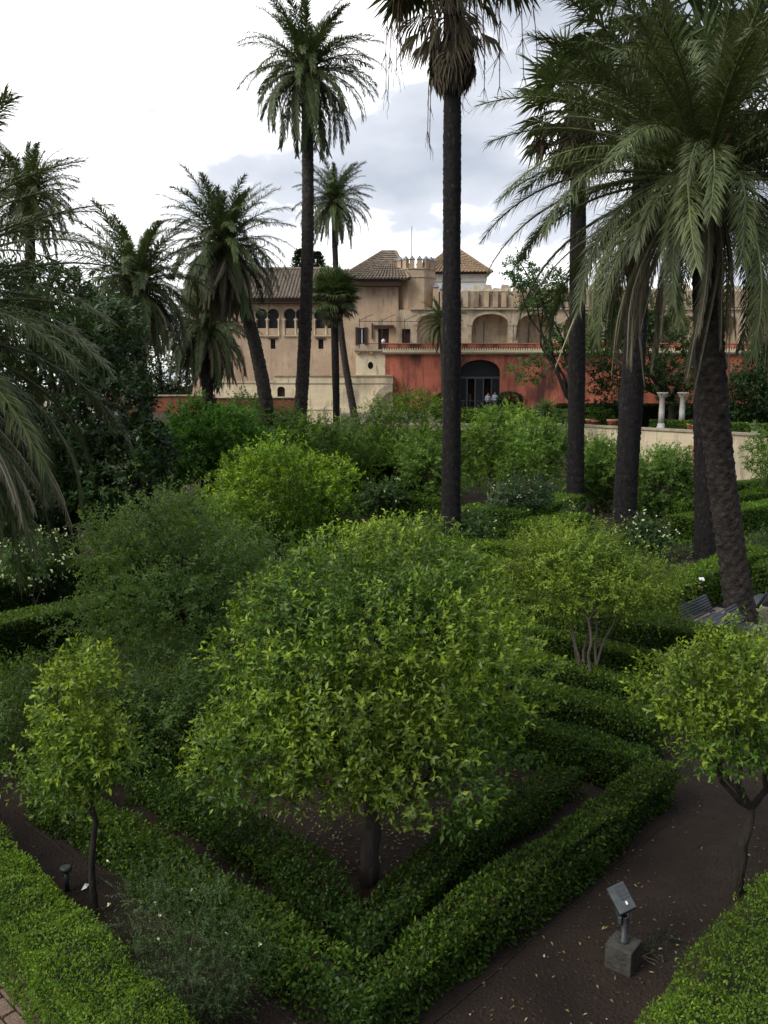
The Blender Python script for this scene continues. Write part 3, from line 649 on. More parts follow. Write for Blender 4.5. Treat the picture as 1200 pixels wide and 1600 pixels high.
def keyhole(c, w, z0, zs, zt):
    R = (zt-zs)*0.54; cz = zt - R; a0 = math.asin(max(-1, min(1, (zs-cz)/R)))
    return [(c-w/2, z0), (c+w/2, z0), (c+w/2, zs-0.02), (c+R*math.cos(a0), zs)] + [(c + R*math.cos(a0 + (math.pi-2*a0)*i/14), cz + R*math.sin(a0 + (math.pi-2*a0)*i/14)) for i in range(1, 14)] + [(c-R*math.cos(a0), zs), (c-w/2, zs-0.02)]
def pane(name, x0, x1, z0, z1, y, matn, parent, th=0.04):
    return MB().box(x0, x1, y, y+th, z0, z1).part(name, M[matn], parent)
def tiles(parent, quad, pitch, rad, matn='tile'):
    """rows of barrel tiles running down a roof plane given as (eave a, eave b, ridge b, ridge a)"""
    a, b, c, d = [np.array(p, float) for p in quad]; n = max(2, int(np.linalg.norm(b-a)/pitch)); mb = MB()
    nr = unit(np.cross(b-a, d-a)); nr = nr if nr[2] > 0 else -nr
    for i in range(n+1):
        t = i/n; p = a*(1-t)+b*t; q = d*(1-t)+c*t
        if np.linalg.norm(q-p) < 0.3: continue
        side = unit(b-a); m = 3
        L = np.linalg.norm(q-p); k = max(2, int(L/0.45)); f = unit(q-p)
        ph = [0, math.pi*0.25, math.pi*0.5, math.pi*0.75, math.pi]
        V = [p + f*(L*j/k) + nr*((0.03 if e_ == 0 else 0.0)) + (side*math.cos(x) + nr*math.sin(x))*rad*(1.0 if e_ == 0 else 0.85) for j in range(k) for e_ in (0, 1) for x in ph]
        V = []
        for j in range(k):
            for e_, tt in ((0, j/k), (1, (j+1)/k)):
                for x in ph: V.append(p + f*(L*tt) + nr*(0.045 if e_ == 0 else 0.005) + (side*math.cos(x) + nr*math.sin(x))*rad*(1.0 if e_ == 0 else 0.85))
        F = [(j*10+s, j*10+s+1, j*10+5+s+1, j*10+5+s) for j in range(k) for s in range(4)]
        mb.add(V, F)
    return mb.part('tile_rows', M[matn], parent, kind='stuff')

YF = 78.0
def X(px, Y=YF): return PX(px, Y)
def Z(py, Y=YF): return PZ(py, Y)
# --- palace: left wing and the taller block under the hipped roof
pal = thing('palace', 'pinkish brick palace with horseshoe arch windows and tiled roofs', 'building', (X(470), YF, 4.4))
zb = 4.0
x0, x1 = X(300), X(548)
holes = []; wins = []
for c0_ in (401, 445, 492):
    for dx in (9.5, 27.5):
        cx = X(c0_+dx); holes.append(keyhole(cx, 0.80, Z(513), Z(500), Z(482))); wins.append(cx)
smalls = [(X(424), X(431.5)), (X(498), X(506)), (X(349), X(357))]
for a, b in smalls: holes.append(rect(a, b, Z(545), Z(530)))
facade('wall', rect(x0, x1, zb, Z(468)), holes, YF, 0.35, 'palace', pal)
MB().box(x0, x1, YF+0.36, YF+7, zb, Z(468)-0.05).part('rear_wall', M['inside'], pal)
for cx in wins:
    w = MB().box(cx-0.5, cx+0.5, YF+0.28, YF+0.31, Z(513)-0.05, Z(480)).part('window', M['glass'], pal)
    g = MB(); g.box(cx-0.02, cx+0.02, YF+0.24, YF+0.279, Z(513), Z(484)); g.box(cx-0.38, cx+0.38, YF+0.24, YF+0.27, Z(505)-.02, Z(505)+.02); g.part('glazing_bar', M['wood'], w)
for c0_ in (401, 445, 492):
    for dx in (0.6, 18.5, 36.4):
        cx = X(c0_+dx); MB().lathe((cx, YF-0.07, Z(524)), [(0.09, 0), (0.09, .08), (0.05, .12), (0.045, Z(501)-Z(524)-.1), (0.11, Z(500)-Z(524)), (0.12, Z(499)-Z(524))], 10).part('column', M['pale'], pal, True)
    f = MB(); a, b = X(c0_)-0.05, X(c0_+37)+0.05
    f.box(a, b, YF-0.14, YF-0.002, Z(524)-0.09, Z(524)-0.002); f.part('window_sill', M['pale'], pal)
    f = MB(); f.box(a-0.06, a+0.02, YF-0.05, YF-0.001, Z(524), Z(479)); f.box(b-0.02, b+0.06, YF-0.05, YF-0.001, Z(524), Z(479)); f.box(a-0.06, b+0.06, YF-0.05, YF-0.001, Z(479)+.002, Z(478)+0.03); f.part('window_surround', M['palace'], pal)
    f = MB(); f.box(a+0.03, b-0.03, YF-0.03, YF-0.001, Z(523.5), Z(514)); f.part('parapet_panel', M['palace'], pal)
for a, b in smalls:
    w = pane('window', a-.02, b+.02, Z(545)-.02, Z(530)+.02, YF+0.25, 'glass', pal)
    g = MB(); c = (a+b)/2; g.box(c-.02, c+.02, YF+.18, YF+.22, Z(545), Z(530)); g.box(a, b, YF+.18, YF+.22, Z(538)-.02, Z(538)+.02); g.part('grille', M['iron'], w)
    MB().box(a-0.2, b+0.2, YF-0.12, YF-0.002, Z(530)+.01, Z(528.5)+0.02).part('lintel', M['wood'], pal)
# wing roof
ze, zr = Z(467), PZ(421, 84.5)
MB().add([(x0-.5, YF-0.9, ze), (x1+.2, YF-0.9, ze), (x1+.2, 84.5, zr), (x0-.5, 84.5, zr), (x0-.5, 91, ze), (x1+.2, 91, ze)], [(0, 1, 2, 3), (3, 2, 5, 4), (0, 3, 4), (1, 5, 2)]).part('roof', M['tile'], pal)
tiles(pal, [(x0-.5, YF-0.92, ze), (x1+.2, YF-0.92, ze), (x1+.2, 84.5, zr), (x0-.5, 84.5, zr)], 0.30, 0.11)
MB().tube([(x0-.5, 84.5, zr+.05), (x1-1.2, 84.5, zr+.05)], 0.17, 8).part('ridge_tile_row', M['tile'], pal, True)
e = MB(); e.box(x0, x1, YF-0.75, YF-0.01, ze-0.42, ze-0.03); e.part('eave', M['wood'], pal)
e = MB()
for i in range(60):
    xx = x0 + (x1-x0)*i/60; e.box(xx, xx+.09, YF-0.88, YF-0.755, ze-0.20, ze-0.06)
e.part('rafter_ends', M['wood'], pal, kind='stuff')
# taller block
b0, b1 = X(541), X(622); zt = Z(446)
d1, d2 = X(591), X(607.5)
blk = [rect(d1, d2, Z(546), Z(514)), rect(X(557), X(573.5), Z(538), Z(513))]
facade('block_wall', rect(b0, b1, zb, zt), blk, YF-0.5, 0.4, 'palace', pal)
MB().box(b0+.001, b1, YF-0.09, YF+6, zb, zt).part('block_rear', M['palace'], pal)
dr = pane('door', d1-.02, d2+.02, Z(546)-.03, Z(514)+.02, YF-0.30, 'wood', pal); c = (d1+d2)/2
for s in (-1, 1):
    g = MB()
    for k in range(3): g.box(c+s*.24-.18, c+s*.24+.18, YF-.335, YF-.302, Z(544)+k*.6, Z(544)+k*.6+.5)
    g.part('door_panel', M['wood'], dr)
MB().box(X(585), X(615), YF-0.95, YF-0.502, Z(513.5), Z(509)).part('door_hood', M['wood'], pal)
wd = pane('window', X(557)-.02, X(573.5)+.02, Z(538)-.02, Z(513)+.02, YF-0.28, 'glass', pal)
for s in range(3):
    xx = X(559+5.8*s); MB().box(xx, xx+.12, YF-.36, YF-.285, Z(537), Z(514)).part('mullion', M['white' if s == 1 else 'wood'], wd)
for s in (556, 570):
    MB().box(X(s), X(s+4.5), YF-0.60, YF-0.503, Z(539), Z(512)).part('shutter', M['wood'], pal)
ze2 = Z(439); yr = YF+3.2; zr2 = PZ(394.5, yr)
xr0, xr1 = PX(597, yr), PX(618, yr); q0, q1 = b0-0.55, b1+0.9
MB().add([(q0, YF-1.5, ze2), (q1, YF-1.5, ze2), (q1, YF+8, ze2), (q0, YF+8, ze2), (xr0, yr, zr2), (xr1, yr, zr2)], [(0, 1, 5, 4), (1, 2, 5), (2, 3, 4, 5), (3, 0, 4), (3, 2, 1, 0)]).part('hip_roof', M['tile'], pal)
tiles(pal, [(q0, YF-1.52, ze2+.01), (q1, YF-1.52, ze2+.01), (xr1, yr, zr2), (xr0, yr, zr2)], 0.30, 0.115)
tiles(pal, [(q1+.01, YF-1.5, ze2), (q1+.01, YF+8, ze2), (xr1+.02, yr+.1, zr2), (xr1+.02, yr, zr2)], 0.34, 0.115)
for pth in ([(xr0, yr, zr2+.06), (xr1, yr, zr2+.06)], [(q0, YF-1.5, ze2+.05), (xr0, yr, zr2+.06)], [(xr1, yr, zr2+.06), (q1, YF-1.5, ze2+.05)]):
    MB().tube(pth, 0.16, 8).part('ridge_tile_row', M['tile'], pal, True)
MB().box(b0-.25, b1+.2, YF-1.3, YF-0.51, ze2-0.55, ze2-0.05).part('eave', M['wood'], pal)
# metal awning frame and downpipe on the terrace front
aw = thing('awning_frame', 'thin dark iron awning frame standing before the palace door', 'awning frame', (X(600), YF-2, Z(546)))
g = MB(); g.beam((X(563), YF-2.2, Z(505)), (X(655), YF-2.2, Z(505)), 0.05); g.part('rail', M['iron'], aw)
for px in (563, 597, 631):
    MB().beam((X(px), YF-2.2, Z(546)), (X(px), YF-2.2, Z(500.5)), 0.06).part('post', M['iron'], aw)
    MB().tube([(X(px), YF-2.2, Z(504)), (X(px+8), YF-1.8, Z(499)), (X(px+20), YF-1.2, Z(493))], 0.025, 5).part('arm', M['iron'], aw)
g = MB(); g.beam((X(582), YF-0.62, Z(530)), (X(582), YF-0.62, Z(506)), 0.12); g.part('downpipe', M['iron'], pal)

# --- octagonal tower
TY = YF - 0.2; tc_ = np.array([X(649), TY+1.4]); R = (X(679.5)-X(618.5))/2/math.cos(math.pi/8)
tw = thing('crenellated_tower', 'beige octagonal tower with pyramid-capped battlements and a thin mast', 'tower', (*tc_, 4.4))
def octo(r): return [(tc_[0] + r*math.cos(math.pi/8 + k*math.pi/4), tc_[1] + r*math.sin(math.pi/8 + k*math.pi/4)) for k in range(8)]
MB().prism(octo(R), 4.0, Z(434.5)).part('shaft', M['tower'], tw)
MB().prism(octo(R*1.035), Z(434.5)+.002, Z(433)).part('string_course', M['oldstone'], tw)
MB().prism(octo(R*0.99), Z(433)+.002, Z(421.5)).part('upper_shaft', M['tower'], tw)
MB().prism(octo(R*1.03), Z(421.5)+.002, Z(420)).part('string_course', M['oldstone'], tw)
ring = octo(R*0.90); zm0, zm1, zm2 = Z(420)+.003, Z(406.5), Z(399.5)
for k in range(8):
    p, q = np.array(ring[k]), np.array(ring[(k+1) % 8]); d = unit(q-p); nn = np.array([-d[1], d[0]])
    for t in (0.0, 0.5):
        c = p*(1-t) + q*t + d*0.30; w = 0.22
        o3 = lambda s, t_: (c[0]+d[0]*s+nn[0]*t_, c[1]+d[1]*s+nn[1]*t_)
        m_ = MB().prism([o3(-w, -.19), o3(w, -.19), o3(w, .19), o3(-w, .19)], zm0, zm1).part('merlon', M['tower'], tw)
        w2 = w+.05; MB().add([(*o3(-w2, -.25), zm1+.002), (*o3(w2, -.25), zm1+.002), (*o3(w2, .25), zm1+.002), (*o3(-w2, .25), zm1+.002), (c[0], c[1], zm2)], [(0, 1, 4), (1, 2, 4), (2, 3, 4), (3, 0, 4), (3, 2, 1, 0)]).part('cap', M['slate'], m_)
MB().tube([(X(643), TY+1.4, Z(421)), (X(643), TY+1.4, Z(350))], [0.05, 0.025], 6).part('mast', M['iron'], tw)

# --- white roof pavilion behind
PYV = 88.0; pv_ = thing('roof_pavilion', 'white pavilion with ochre pyramid roof behind the tower', 'building', (PX(709, PYV), PYV+3, 4.4))
a, b = PX(662, PYV), PX(757, PYV); hw = (b-a)/2; cx = (a+b)/2; cy = PYV + hw
MB().box(a, b, PYV, PYV+2*hw, 4.0, PZ(427, PYV)).part('wall', M['white'], pv_)
f = MB(); nA = 24
for i in range(nA):
    xx = a + (b-a)*(i+0.5)/nA
    f.box(xx-.05, xx+.05, PYV-.06, PYV-.002, PZ(438, PYV), PZ(429, PYV)); f.box(b+.002, b+.06, PYV+2*hw*(i+.5)/nA-.05, PYV+2*hw*(i+.5)/nA+.05, PZ(438, PYV), PZ(429, PYV))
f.box(a-.05, b+.05, PYV-.10, PYV-.001, PZ(440, PYV), PZ(439, PYV)); f.part('frieze', M['pale'], pv_)
MB().box(a-.25, b+.25, PYV-.25, PYV+2*hw+.25, PZ(428, PYV), PZ(425.5, PYV)).part('cornice', M['wood'], pv_)
eh = hw+0.55; zA = PZ(385, cy); zE = PZ(426, PYV)+.02
cor = [(cx-eh, cy-eh, zE), (cx+eh, cy-eh, zE), (cx+eh, cy+eh, zE), (cx-eh, cy+eh, zE)]
MB().add(cor + [(cx, cy, zA)], [(0, 1, 4), (1, 2, 4), (2, 3, 4), (3, 0, 4), (3, 2, 1, 0)]).part('roof', M['tile2'], pv_)
for k in range(2): tiles(pv_, [cor[k], cor[(k+1) % 4], (cx, cy, zA), (cx, cy, zA)], 0.36, 0.10, 'tile2')
for k in range(4): MB().tube([cor[k], (cx, cy, zA+.05)], 0.13, 6).part('hip_tile_row', M['tile2'], pv_, True)

# --- arcaded stone gallery on the terrace
GY = YF - 1.0
ga = thing('stone_gallery', 'weathered beige stone gallery of wide blind arches above red terrace', 'building', (X(900, GY), GY, 4.4))
gx = lambda p: PX(p, GY); gz = lambda p: PZ(p, GY)
arches = [(652, 701)] + [(736 + 71*k, 793 + 71*k) for k in range(10)]
ho = [seg_arch(gx(p), gx(q), gz(548), gz(508), gz(490.5)) for p, q in arches] + [rect(gx(628), gx(641), gz(547), gz(514))]
facade('arcade_wall', rect(gx(619), gx(1480), zb, gz(484)), ho, GY, 1.5, 'gallery', ga)
MB().box(gx(619)+.01, gx(1480)-.01, GY+1.52, GY+2.5, zb, gz(484)).part('rear_wall', M['gallery'], ga)
pane('door', gx(628)-.02, gx(641)+.02, gz(547), gz(514)+.02, GY+0.35, 'wood', ga)
MB().box(gx(640), gx(1482), GY-0.22, GY+2.6, gz(484)+.002, gz(481.5)).part('cornice', M['oldstone'], ga)
for p, q in arches:
    arc = seg_arch(gx(p)-.02, gx(q)+.02, gz(548), gz(508), gz(490.5)-(-.02), 18)[2:]
    mbx = MB()
    for i in range(len(arc)-1):
        (xa, za), (xb, zb_) = arc[i], arc[i+1]; mbx.beam((xa, GY-.03, za+.08), (xb, GY-.03, zb_+.08), 0.12, 0.20)
    mbx.part('archivolt', M['oldstone'], ga)
    for s in (p-3.5, q+3.5):
        MB().box(gx(s)-.16, gx(s)+.16, GY-.10, GY-.002, gz(548), gz(509)).part('pilaster', M['oldstone'], ga)
        MB().box(gx(s)-.22, gx(s)+.22, GY-.15, GY-.002, gz(509)+.002, gz(506)).part('capital', M['oldstone'], ga)
    MB().beam((gx(p*.62+q*.38), GY+1.46, gz(548)), (gx(p*.62+q*.38), GY+1.46, gz(500)), 0.05).part('bar', M['iron'], ga)
MB().box(gx(676), gx(1480), GY+0.25, GY+2.3, gz(481.5)+.002, gz(455)).part('upper_wall', M['gallery'], ga)
rng = np.random.default_rng(11)
for k in range(46):
    xx = gx(722 + 15.5*k + rng.normal(0, 1.5))
    MB().box(xx, xx+0.42, GY+0.0, GY+0.245, gz(480), gz(456)+rng.normal(0, .08)).part('buttress', M['tower' if rng.random() < .6 else 'gallery'], ga)
    h = rng.uniform(0.25, 0.75); w = rng.uniform(.7, .95)
    MB().add([(xx-.05, GY+.2, gz(455)+.002), (xx-.05+w, GY+.2, gz(455)+.002), (xx-.05+w, GY+1.3, gz(455)+.002), (xx-.05, GY+1.3, gz(455)+.002), (xx-.05+.15, GY+.5, gz(455)+h), (xx-.2+w, GY+.5, gz(455)+h*rng.uniform(.8, 1)), (xx-.2+w, GY+1, gz(455)+h), (xx+.1, GY+1, gz(455)+h)],
             [(0, 1, 5, 4), (1, 2, 6, 5), (2, 3, 7, 6), (3, 0, 4, 7), (4, 5, 6, 7)]).part('crest_stone', M['oldstone'], ga)
for k, px in enumerate((680, 690, 700, 710)):
    z_ = gz(449 + 3.3*k); m_ = MB().box(gx(px-4), gx(px+4), GY-.2, GY+.24, gz(481), z_).part('merlon', M['tower'], ga)
    MB().add([(gx(px-5), GY-.3, z_+.002), (gx(px+5), GY-.3, z_+.002), (gx(px+5), GY+.3, z_+.002), (gx(px-5), GY+.3, z_+.002), (gx(px), GY, z_+.42)], [(0, 1, 4), (1, 2, 4), (2, 3, 4), (3, 0, 4)]).part('cap', M['slate'], m_)

# --- red rendered terrace building
RY = 72.0
rd = thing('red_terrace_building', 'red rendered terrace front with balustrade and big dark arch', 'building', (PX(800, RY), RY, 4.4))
rx = lambda p: PX(p, RY); rz = lambda p: PZ(p, RY)
rar = [(718, 782), (1178, 1242)]
facade('wall', rect(rx(602), rx(1480), zb, rz(551)), [seg_arch(rx(p), rx(q), 4.18, rz(584), rz(562)) for p, q in rar], RY, 0.9, 'redwall', rd)
MB().box(rx(602), rx(1480), RY+0.02, GY-.03, rz(550), rz(547.5)).part('terrace_floor', M['oldstone'], rd)
MB().box(rx(598), rx(1480), RY-0.35, RY+0.02-.003, rz(551)+.002, rz(547)).part('cornice', M['pale'], rd)
MB().box(rx(598), rx(1480), RY-0.22, RY+.018, rz(553.5), rz(551)).part('cornice_step', M['pale'], rd)
bal = MB()
for i in range(230):
    xx = rx(598) + 0.20*i; bal.box(xx, xx+.10, RY-.12, RY-.02, rz(547)+.002, rz(543))
bal.part('balusters', M['pale'], rd, kind='stuff')
MB().box(rx(598), rx(1480), RY-.02, RY+.10, rz(547)+.002, rz(543)).part('parapet_back', M['redwall'], rd)
MB().box(rx(597), rx(1480), RY-.16, RY+.16, rz(543)+.002, rz(537.5)).part('parapet', M['redwall'], rd)
MB().box(rx(596), rx(1480), RY-.20, RY+.20, rz(537.5)+.002, rz(536.5)+.02).part('parapet_coping', M['terra'], rd)
MB().lathe((rx(599), RY, rz(536)), [(0.10, 0), (0.16, .1), (0.16, .22), (0.05, .33)], 10).part('finial', M['white'], rd, True)
for p, q in rar:
    xa, xb = rx(p), rx(q)
    MB().box(xa-1.5, xb+1.5, RY+5.5, RY+5.6, 4.4, rz(556)).part('passage_back', M['inside'], rd)
    MB().box(xa-1.5, xa-1.4, RY+.92, RY+5.5, 4.4, rz(556)).part('passage_side', M['inside'], rd); MB().box(xb+1.4, xb+1.5, RY+.92, RY+5.5, 4.4, rz(556)).part('passage_side', M['inside'], rd)
    gt = MB(); zt_ = rz(590); gt.box(xa, xb, RY+.5, RY+.62, zt_-.08, zt_+.08)
    for i in range(6): xx = xa + (xb-xa)*i/5; gt.box(xx-.05, xx+.05, RY+.5, RY+.60, 4.16, zt_-.081)
    gt.part('gate_frame', M['slat'], rd)
    for i in range(5):
        xx = xa + (xb-xa)*i/5+.055; w = (xb-xa)/5-.11
        if i in (1, 3): continue
        MB().box(xx, xx+w, RY+.54, RY+.56, 4.5, zt_-.1).part('pane', M['glass'], rd)
    MB().add([(x, RY+.55, z) for x, z in seg_arch(xa+.02, xb-.02, zt_+.1, rz(585), rz(563))], [list(range(17))]).part('fanlight', M['glass'], rd)
    MB().box(xa+(xb-xa)*.52, xa+(xb-xa)*.68, RY+5.3, RY+5.45, 4.5, rz(592)).part('inner_door', M['ochre'], rd)
# small cream block with an oval window beneath the terrace
cb = thing('cream_block', 'small cream rendered block with an oval window beside red wall', 'building', (rx(580), RY+.6, 4.4))
cxo, czo = rx(579), rz(571)
facade('wall', rect(rx(556), rx(602)-.01, zb, rz(549)), [[(cxo + .23*math.cos(t), czo + .30*math.sin(t)) for t in np.linspace(0, 2*math.pi, 18, endpoint=False)]], RY+.05, 0.5, 'cream', cb)
MB().box(rx(556)+.01, rx(602)-.02, RY+.57, YF-.52, zb, rz(549)).part('body', M['cream'], cb)
pane('oval_window', cxo-.3, cxo+.3, czo-.36, czo+.36, RY+.35, 'glass', cb)
MB().box(rx(554), rx(602)-.02, RY-.25, YF-.55, rz(549)+.002, rz(546)).part('terrace_slab', M['oldstone'], cb)
for px in (560, 580, 599): MB().box(rx(px)-.12, rx(px)+.12, RY-.22, RY+.045, rz(553), rz(549)).part('bracket', M['terra'], cb)
rl = MB(); rl.beam((rx(556), RY-.1, rz(537)), (rx(596), RY-.1, rz(537)), .04)
for i in range(26): xx = rx(556) + (rx(596)-rx(556))*i/25; rl.beam((xx, RY-.1, rz(546)+.01), (xx, RY-.1, rz(537)), .018)
rl.part('railing', M['iron'], cb)
# cream garden wall before the palace
CY = 71.5; cx_ = lambda p: PX(p, CY); cz_ = lambda p: PZ(p, CY)
cw = thing('cream_garden_wall', 'long cream garden wall with stained coping before the palace', 'wall', (cx_(500), CY, 4.0))
facade('wall', rect(cx_(428), cx_(614), 3.2, cz_(588)), [seg_arch(cx_(433), cx_(445), 4.17, cz_(609), cz_(604), 10)], CY, 0.5, 'cream', cw)
MB().box(cx_(428), cx_(614), CY-.1, CY+.55, cz_(588)+.002, cz_(586)).part('coping', M['oldstone'], cw)
MB().box(cx_(428), cx_(614), CY-.06, CY-.002, cz_(599.5), cz_(598)).part('string_course', M['oldstone'], cw)
facade('lower_wall', rect(cx_(330), cx_(428)-.01, 3.2, cz_(598)), [], CY+.02, 0.5, 'cream', cw)
MB().box(cx_(330), cx_(428)-.01, CY-.08, CY+.55, cz_(598)+.002, cz_(596)).part('coping', M['pale'], cw)
pane('door', cx_(433)-.02, cx_(445)+.02, 4.17, cz_(603), CY+.3, 'wood', cw)
arcp = [(cx_(613), 3.5)] + [(cx_(613) - (cx_(613)-cx_(576))*math.sin(t), 3.5 + (cz_(600)-3.5)*math.cos(t)) for t in np.linspace(0, math.pi/2, 14)]
arci = [(cx_(613) - (cx_(613)-cx_(588))*math.sin(t), 3.5 + (cz_(612)-3.5)*math.cos(t)) for t in np.linspace(math.pi/2, 0, 14)]
n_ = len(arcp)-1
bu = MB()
for i in range(13):
    (xa, za), (xb, zb1) = arcp[1+i], arcp[2+i]; (xc, zc), (xd, zd) = arci[13-i], arci[12-i]
    bu.add([(xa, CY-.7, za), (xb, CY-.7, zb1), (xd, CY-.7, zd), (xc, CY-.7, zc), (xa, CY-.003, za), (xb, CY-.003, zb1), (xd, CY-.003, zd), (xc, CY-.003, zc)], [(0, 1, 2, 3), (0, 4, 5, 1), (3, 2, 6, 7)])
bu.part('curved_buttress', M['oldstone'], cw)
# low cream ramp wall and the red brick wall at the left
lw = MB(); wall_run(lw, (PX(436, 69), 69.0), (PX(532, 68.6), 68.6), 0.5, 3.0, PZ(640, 69)); wall_run(lw, (PX(436, 69)-.02, 69.0), (PX(532, 68.6)+.02, 68.6), 0.62, PZ(640, 69)+.002, PZ(640, 69)+.14)
lw.top('ramp_wall', M['cream'], 'low cream wall ending beside the tall fan palm', 'wall')
rw = thing('red_brick_wall', 'low red brick wall with pale coping below the leaning palm', 'wall', (PX(350, 62), 62, 0))
MB().box(PX(150, 62), PX(332, 62), 62, 62.4, 4.4, PZ(619, 62)).part('wall', M['redbrick'], rw); MB().box(PX(332, 62)+.002, PX(478, 62), 62.15, 62.5, 4.4, PZ(622, 62)).part('wall', M['redbrick'], rw)
MB().box(PX(150, 62), PX(332, 62), 61.9, 62.5, PZ(619, 62)+.002, PZ(617.5, 62)+.03).part('coping', M['oldstone'], rw); MB().box(PX(332, 62)+.003, PX(478, 62), 62.05, 62.6, PZ(622, 62)+.002, PZ(620.5, 62)+.03).part('coping', M['pale'], rw)
MB().box(PX(150, 62), PX(478, 62), 61.95, 62.55, -.1, 4.398).part('plinth', M['bark_light'], rw)
MB().box(PX(322, 62), PX(333, 62), 61.85, 62.7, -.1, PZ(616, 62)).part('pier', M['redbrick'], rw)
# terracotta niche against the retaining wall
tW = 0.42; nc = W0*(1-tW) + W1*tW; dW = unit(W1-W0); nW = np.array([dW[1], -dW[0]]); nW = nW if nW[1] < 0 else -nW
nc = at(1096, 700, nc[1])[:2]*0 + np.array([PX(1097, 55.6, 700), 55.6]); s_ = ((nc-W0)*dW).sum(); nc = W0 + dW*s_ - nW*-0.30
ni = thing('brick_niche', 'orange terracotta niche with stepped top against the cream retaining wall', 'niche', (*nc, 0))
def nbox(nm, w, d, z0, z1, m_, off=0.0):
    c = nc + nW*(d/2+.005) + dW*off; o = MB().obox((*c, (z0+z1)/2), (*(dW*w/2), 0), (*(nW*d/2), 0), (0, 0, (z1-z0)/2)).part(nm, M[m_], ni)
Yn = nc[1]
nbox('body', 1.5, 0.40, 0, PZ(718, Yn), 'ochre'); nbox('cornice', 1.9, 0.55, PZ(718, Yn)+.002, PZ(712, Yn), 'terra'); nbox('frieze', 1.65, 0.45, PZ(712, Yn)+.002, PZ(703, Yn), 'terra'); nbox('cornice', 2.0, 0.60, PZ(703, Yn)+.002, PZ(697, Yn), 'terra')
nbox('pedestal', 0.55, 0.4, PZ(697, Yn)+.002, PZ(690, Yn), 'terra'); nbox('finial', 0.3, 0.3, PZ(690, Yn)+.002, PZ(684, Yn), 'terra')
for s in (-1, 1): nbox('pilaster', 0.28, 0.46, 0, PZ(718.5, Yn), 'terra', s*.62)
# ------------------------------------------------------------------ palms
BIG = frond_set(5.0, 165, 0.60, 1000, GREY, DRY, w=0.024, bend=0.98)
MID = frond_set(3.9, 92, 0.54, 2000, GREEN, BROWN, w=0.043, bend=1.1)
def top_at(px, py, Y): return at(px, py, Y)
# the big near palm on the right: trunk leans up towards the viewer's left
jb = gr(1163, 985); jt = at(1098, 262, 20.6)
date_palm('large grey-green date palm with rough leaning trunk beside the slatted benches', jb, jt, BIG, 104, 41, (0.34, 0.33), dead=44, bow=0.25, scale=1.04, emin=-26)
# near palm at the left edge, trunk out of frame
date_palm('date palm with long dry grey fronds sweeping past dark magnolia', gr(-330, 1330) + [-1.0, 3.5, 0], at(-185, 505, 14.5), BIG, 150, 43, (0.34, 0.32), dead=80, scale=0.86, emin=-45)
def far_base(px, Y): return np.array([PX(px, Y, 700), Y, 0.0])
date_palm('tallest date palm with straight scaly trunk before the palace', far_base(457, 46), at(479, 105, 46), MID, 84, 45, (0.36, 0.27), dead=6, bow=-0.35, scale=1.0, emin=-48)
date_palm('slim distant date palm with trunk leaning against palace facade', np.array([PX(558, 66, 640), 66, 3.1]), at(522, 312, 66), MID, 76, 46, (0.27, 0.19), dead=14, bow=0.5, scale=0.84)
date_palm('shaggy date palm with dark leaning trunk beside the horseshoe windows', far_base(428, 44), at(350, 380, 44), MID, 96, 47, (0.38, 0.28), dead=84, bow=-0.6, scale=0.94)
date_palm('date palm with full drooping crown behind the dark magnolia', far_base(225, 38), at(212, 440, 38), MID, 92, 48, (0.36, 0.28), dead=50, scale=0.88)
date_palm('small-looking palm with compact crown above the dark magnolia top', far_base(48, 50), at(46, 300, 50), MID, 80, 49, (0.34, 0.26), dead=14, scale=0.84)
date_palm('low palm with weeping pale fronds over the red brick wall', far_base(322, 54), at(325, 505, 54), MID, 90, 50, (0.36, 0.3), dead=50, scale=1.0, emin=-50)
date_palm('short green palm on the terrace before the stone gallery arches', np.array([PX(697, 68, 640), 68, 3.1]), at(690, 500, 68), MID, 54, 52, (0.24, 0.2), dead=2, scale=0.55)
date_palm('palm whose frond tips show above the left-hand crowns', far_base(-115, 42), at(-112, 205, 42), MID, 64, 53, (0.34, 0.26), dead=8, scale=0.9)
# fan palms
fan_palm('tall fan palm with dark trunk and brown ball of dead thatch', gr(705, 866), at(707, -85, gr(705, 866)[1]), 61, (0.365, 0.30), 44, 1.7, dead=26, skirt=(1.75, 0.88), stalks=26, drop=3.0, emin=-40)
fan_palm('small bushy green fan palm before the horseshoe windows', far_base(527, 60), at(522, 462, 60), 62, (0.24, 0.26), 84, 0.98, dead=16, skirt=(1.5, 0.62))
fan_palm('black-trunked fan palm with crown half hidden by date palm fronds', gr(899, 806), at(905, 165, gr(899, 806)[1]), 63, (0.42, 0.35), 40, 1.75, dead=34, skirt=(3.0, 0.9), stalks=6)
fan_palm('thick black fan palm trunk rising behind the white rose bush', gr(973, 858), at(1020, 30, gr(973, 858)[1]), 64, (0.46, 0.38), 34, 1.8, dead=36, skirt=(3.2, 1.1), stalks=8)
fan_palm('black fan palm trunk standing right behind the rough date palm trunk', gr(1106, 872), at(1096, 150, gr(1106, 872)[1]), 65, (0.46, 0.36), 30, 1.7, dead=26, skirt=(2.6, 0.9))

